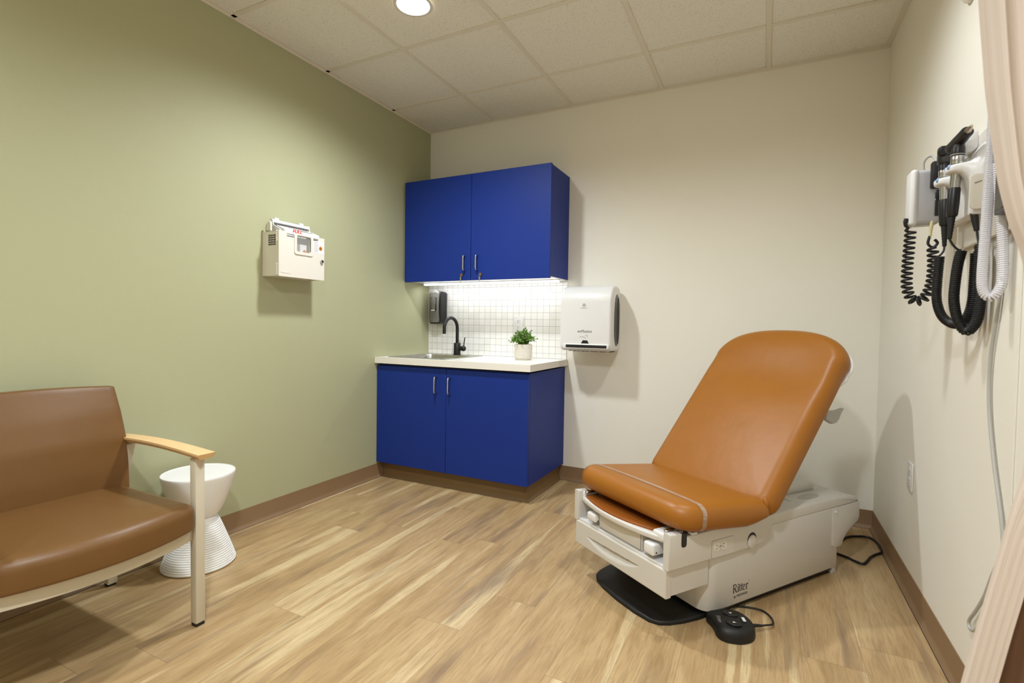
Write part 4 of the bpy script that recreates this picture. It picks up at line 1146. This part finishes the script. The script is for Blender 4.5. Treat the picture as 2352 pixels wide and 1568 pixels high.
def handle(name, label, x, y, z, lean, head, cat, cord, turns, ctop):
    t_ = thing(name, label, cat, (x, y, z-.20))
    top = Vector((x, y, z)); low = Vector((x+lean, y, z-.20))
    ax = (top-low).normalized()
    def at(d): return Vector((x, y, z))-ax*d
    g = G(); g.tube([at(-.004), at(.006), at(.060)], [.0135, .0125, .0125], 20); obj('battery_collar', g, 'chrome', t_, label='polished metal collar')
    g = G(); g.tube([at(.054), at(.058), at(.10), at(.130), at(.136)], [.0135, .0145, .0147, .0138, .0115], 20); gr = obj('grip', g, 'black', t_)
    g = G(); P = [at(.136+.0046*k) for k in range(15)]; g.tube(P, [(.0098-.0003*k)*(1 if k % 2 else .86) for k in range(15)], 14); obj('strain_relief', g, 'rubber', gr)
    g = G(); g.tube([at(-.040), at(-.036), at(-.016), at(-.012)], [.0140, .0155, .0155, .0140], 20); obj('rheostat_ring', g, 'chrome', t_, label='notched metal ring')
    head(t_, at)
    g = G(); g.tube(spline([at(.20)]+ctop, 6), .003, 8); cc_ = obj('cord', g, 'rubber', t_)
    g = G(); g.coil(cord, .0108, .0030, turns, ramp=1); obj('coiled_cord', g, 'rubber', t_, label='black coiled cord')
    return t_
def oto(t_, at):
    g = G(); g.tube([at(-.004), at(-.014)], .0148, 20); g.tube([at(-.036), at(-.042), at(-.058), at(-.070)], [.0155, .0165, .016, .013], 20)
    a = at(-.074); g.tube(spline([a+Vector((-.010, .048, -.004)), a+Vector((-.004, .020, .002)), a+Vector((.002, -.012, .010)), a+Vector((.006, -.044, .018))], 5), [.010, .0135, .0150, .0158, .0160, .0162, .0164, .0166, .0166, .0164, .0162, .0160, .0158, .0155, .0152, .0148], 20)
    hd = obj('head', g, 'black', t_)
    g = G(); g.tube([a+Vector((.006, -.043, .018)), a+Vector((.007, -.058, .021)), a+Vector((.008, -.070, .024))], [.0095, .0065, .0035], 16); obj('ear_tip', g, 'keymetal', hd, label='pale metal tip')
    g = G(); g.tube([at(-.0395), at(-.0415)], .0170, 20); obj('neck_band', g, 'greycable', hd)
def ophth(t_, at):
    g = G(); g.tube([at(-.004), at(-.014)], .0148, 20); g.tube([at(-.036), at(-.05), at(-.062)], [.0155, .015, .012], 20)
    a = at(-.082); g.box(a.x-.017, a.x+.017, a.y-.014, a.y+.016, a.z-.028, a.z+.030, .007, 3)
    hd = obj('head', g, 'black', t_)
    g = G(); g.tube([a+Vector((-.010, -.014, .008)), a+Vector((-.010, -.020, .008))], [.012, .010], 20); obj('lens_dial', g, 'mblack', hd)
    g = G(); g.box(a.x-.010, a.x+.014, a.y-.018, a.y-.012, a.z-.022, a.z-.004, .002, 1); obj('eyepiece', g, 'dgrey', hd)
nearc = [(2.938, -1.470, 1.326), (2.931, -1.470, 1.290), (2.926, -1.470, 1.232), (2.925, -1.470, 1.181), (2.932, -1.475, 1.132), (2.944, -1.480, 1.100), (2.956, -1.490, 1.094), (2.968, -1.505, 1.124), (2.970, -1.516, 1.178), (2.970, -1.520, 1.238), (2.966, -1.520, 1.311), (2.965, -1.512, 1.335)]
handle('otoscope', 'black otoscope nearest the curtain, its angled head on top of the charger', NX, NY, NZ, -.009, oto, 'otoscope', nearc, 92, [(NX-.005, NY-.001, 1.350), (NX+.004, NY-.002, 1.335), (2.932, -1.470, 1.326)])
farc = [(2.918, -1.345, 1.326), (2.915, -1.345, 1.256), (2.915, -1.345, 1.190), (2.925, -1.355, 1.143), (2.941, -1.375, 1.118), (2.954, -1.410, 1.113), (2.966, -1.440, 1.136), (2.971, -1.455, 1.180), (2.971, -1.462, 1.242), (2.970, -1.470, 1.320)]
handle('ophthalmoscope', 'black ophthalmoscope hanging behind the otoscope in the far cradle', FX, FY, FZ, .006, ophth, 'ophthalmoscope', farc, 84, [(FX+.004, FY-.004, 1.345), (FX-.002, FY-.012, 1.335), (2.918, -1.345, 1.328)])

# thermometer
tm = thing('thermometer', 'white wall thermometer with a loose black coiled cord on the right wall', 'thermometer', (2.92, -1.17, 1.45))
g = G(); g.box(2.873, 2.948, -1.215, -1.150, 1.450, 1.634, .014, 4); tb = obj('case', g, 'coolgrey', tm, angle=60)  # whole case coloured greyer than its white front cover
g = G(); g.box(2.863, 2.886, -1.219, -1.146, 1.447, 1.637, .011, 4); obj('front_cover', g, 'wplastic', tb, angle=60)
g = G(); g.box(2.940, 2.9945, -1.205, -1.160, 1.465, 1.60, .003, 1); obj('wall_bracket', g, 'dgrey', tm)
g = G(); g.box(2.930, 2.946, -1.2185, -1.2145, 1.475, 1.56, .002, 1); obj('probe_well', g, 'window', tb)
g = G(); g.tube(spline([(2.902, -1.19, 1.634), (2.901, -1.19, 1.661), (2.910, -1.195, 1.678), (2.924, -1.20, 1.678), (2.932, -1.215, 1.655)], 6), .0045, 8); obj('probe_lead', g, 'greycable', tm)
g = G(); g.box(2.912, 2.965, -1.250, -1.222, 1.562, 1.650, .006, 2); obj('probe_cover_box', g, 'mblack', tm, label='dark blue-black box')
g = G(); g.tube([(2.926, -1.21, 1.46), (2.923, -1.212, 1.432), (2.921, -1.213, 1.405)], [.006, .005, .004], 12); obj('probe_stem', g, 'amber', tm, label='clear amber probe stem')
g = G(); g.tube(spline([(2.858, -1.20, 1.475), (2.856, -1.20, 1.455), (2.866, -1.20, 1.440)], 5), [.007]*4+[.0055]*3+[.0045]*4, 10)
g.coil([(2.871, -1.20, 1.438), (2.869, -1.20, 1.38), (2.866, -1.20, 1.30), (2.868, -1.20, 1.235), (2.886, -1.202, 1.195), (2.912, -1.205, 1.200), (2.930, -1.208, 1.245), (2.934, -1.210, 1.31), (2.930, -1.212, 1.37)], .0135, .0042, 26, n=8, per=12)
g.tube(spline([(2.921, -1.213, 1.41), (2.917, -1.213, 1.385), (2.930, -1.213, 1.372), (2.942, -1.213, 1.385), (2.934, -1.213, 1.398)], 5), .0042, 8)
obj('coiled_cord', g, 'rubber', tm, label='thick black coiled cord')
g = G(); g.box(2.955, XB, -1.27, -1.206, 1.462, 1.476, .002, 1); obj('bracket_arm', g, 'iplastic', tm)

# white coiled tube of the gauge
wt = thing('coiled_tube', 'white coiled blood pressure tube hanging beside the curtain', 'tube', (2.955, -1.6, 1.2))
g = G(); g.coil([(2.948, -1.630, 1.655), (2.947, -1.630, 1.57), (2.944, -1.630, 1.443), (2.941, -1.630, 1.32), (2.939, -1.630, 1.23), (2.943, -1.632, 1.195), (2.954, -1.637, 1.181), (2.967, -1.642, 1.194), (2.974, -1.645, 1.227), (2.972, -1.645, 1.316), (2.967, -1.645, 1.382), (2.961, -1.645, 1.46), (2.957, -1.645, 1.52)], .0092, .0032, 150, n=6, per=9)
obj('tube', g, 'tubewhite', wt)

g = G(); g.tube(spline([(2.988, -1.60, 1.345), (2.988, -1.595, 1.25), (2.988, -1.583, 1.16), (2.988, -1.548, 1.02), (2.988, -1.553, .89), (2.988, -1.60, .75), (2.988, -1.665, .61), (2.988, -1.675, .54), (2.987, -1.62, .44), (2.987, -1.581, .373), (2.985, -1.530, .305), (2.984, -1.498, .268), (2.984, -1.492, .250), (2.984, -1.506, .242), (2.984, -1.540, .258), (2.986, -1.58, .30), (2.988, -1.66, .36), (2.988, -1.80, .40)], 8), .0044, 10)
one('power_cable', g, 'greycable', 'grey cable running down the right wall and looping behind the curtain', 'cable', (2.988, -1.6, .255))
g = G(); g.box(2.9915, 2.9945, -1.702, -1.694, .66, 1.345); one('cable_raceway', g, 'white_wall', 'thin white cable raceway on the right wall beside the curtain', 'raceway', (2.993, -1.698, .66))

g = G(); g.lathe([(.05, 0), (.048, -.012), (.036, -.022), (.001, -.026)], (W, -1.252, 2.190), 32, 'x')
one('wall_fitting', g, 'iplastic', 'small round cream fitting high on the right wall', 'wall fitting', (W, -1.252, 2.14))

# ================================================================== CURTAIN
cu = thing('curtain', 'pale pink-beige privacy curtain tied back at the right edge', 'curtain', (2.88, -2.2, .38))
YC = -2.2
LE = [(2.58, 2.715), (2.0, 2.735), (1.667, 2.757), (1.515, 2.771), (1.424, 2.783), (1.348, 2.794), (1.279, 2.810), (1.23, 2.827), (1.12, 2.848), (1.03, 2.853), (.94, 2.850), (.842, 2.841), (.791, 2.830), (.68, 2.811), (.573, 2.792), (.464, 2.774), (.38, 2.761)]
def interp(tab, z):
    for (z0, x0), (z1, x1) in zip(tab, tab[1:]):
        if z >= z1: return x0+(x1-x0)*(z0-z)/(z0-z1)
    return tab[-1][1]
def RE(z):
    if z > 1.0: return 2.985
    f = min(1, (1.0-z)/.28); f = f*f*(3-2*f)
    return 2.985*(1-f)+(interp(LE, z)+.040)*f
def cloth(u, v):
    z = .38+2.20*v; l_ = interp(LE, z); r_ = RE(z)
    amp = .016*(.5+.5*min(1, abs(z-1.03)/.5)); ph = 2*PI*(u*4.0+.25*u*u)+.6
    k = u+.018*sin(ph*1.0)
    yy = YC+amp*cos(ph)*(.05+.95*max(0, min(1, (z-.80)/.35)))
    if u < .03: yy += .01*(1-u/.03)
    return Vector((l_+(r_-l_)*max(0, min(1, k)), yy-.012*u, z))
g = G(); g.grid(cloth, 120, 90, uv=True); obj('cloth', g, 'curtain', cu, angle=180, flip=False)
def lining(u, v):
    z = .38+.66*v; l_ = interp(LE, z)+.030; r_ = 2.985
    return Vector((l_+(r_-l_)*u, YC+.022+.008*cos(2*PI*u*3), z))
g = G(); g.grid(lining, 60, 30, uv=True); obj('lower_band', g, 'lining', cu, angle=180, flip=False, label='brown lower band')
g = G(); g.tube(spline([(2.86, YC-.03, 1.03), (2.90, YC-.045, 1.035), (2.95, YC-.04, 1.045), (2.990, YC-.01, 1.05)], 5), .008, 8); g.tube(spline([(2.86, YC-.03, 1.03), (2.85, YC, 1.03), (2.87, YC+.035, 1.035), (2.95, YC+.03, 1.045), (2.990, YC, 1.05)], 5), .008, 8); obj('tie_back', g, 'curtain', cu)
g = G(); g.box(1.6, 2.99, YC-.012, YC+.012, 2.588, 2.6155, .003, 1); one('curtain_track', g, 'cream_metal', 'cream curtain track on the ceiling above the privacy curtain', 'curtain track', (2.3, YC, 2.588))

# ================================================================== WORLD, CAMERA
w = bpy.data.worlds.new('room_air'); C.world = w; w.use_nodes = True
w.node_tree.nodes['Background'].inputs[0].default_value = (.9, .85, .75, 1); w.node_tree.nodes['Background'].inputs[1].default_value = .02
cam = bpy.data.cameras.new('camera'); co = bpy.data.objects.new('camera', cam); COL.objects.link(co)
yaw, pit, rol, F = -.4635, -.0318, .0153, 1162.4871
cam.sensor_width = 36; cam.sensor_fit = 'HORIZONTAL'; cam.lens = F/2352*36
fwd = Vector((sin(yaw)*cos(pit), cos(yaw)*cos(pit), sin(pit))); rt = Vector((cos(yaw), -sin(yaw), 0)); upv = rt.cross(fwd)
r2 = rt*cos(rol)+upv*sin(rol); u2 = upv*cos(rol)-rt*sin(rol)
mt = Matrix((r2, u2, -fwd)).transposed().to_4x4(); mt.translation = Vector((2.4361, -3.3664, 1.0891)); co.matrix_world = mt
cam.clip_start = .05
cam.dof.use_dof = True; cam.dof.focus_distance = 3.0; cam.dof.aperture_fstop = 4.5
C.camera = co
C.view_settings.view_transform = 'Standard'; C.view_settings.look = 'None'; C.view_settings.gamma = 1; C.view_settings.use_curve_mapping = False
C.view_settings.exposure = -.30
C.cycles.use_denoising = True
C.cycles.diffuse_bounces = 4; C.cycles.glossy_bounces = 3; C.cycles.transmission_bounces = 3; C.cycles.max_bounces = 6
C.cycles.use_adaptive_sampling = True; C.cycles.adaptive_threshold = .05
C.cycles.caustics_reflective = False; C.cycles.caustics_refractive = False
C.cycles.sample_clamp_indirect = 6
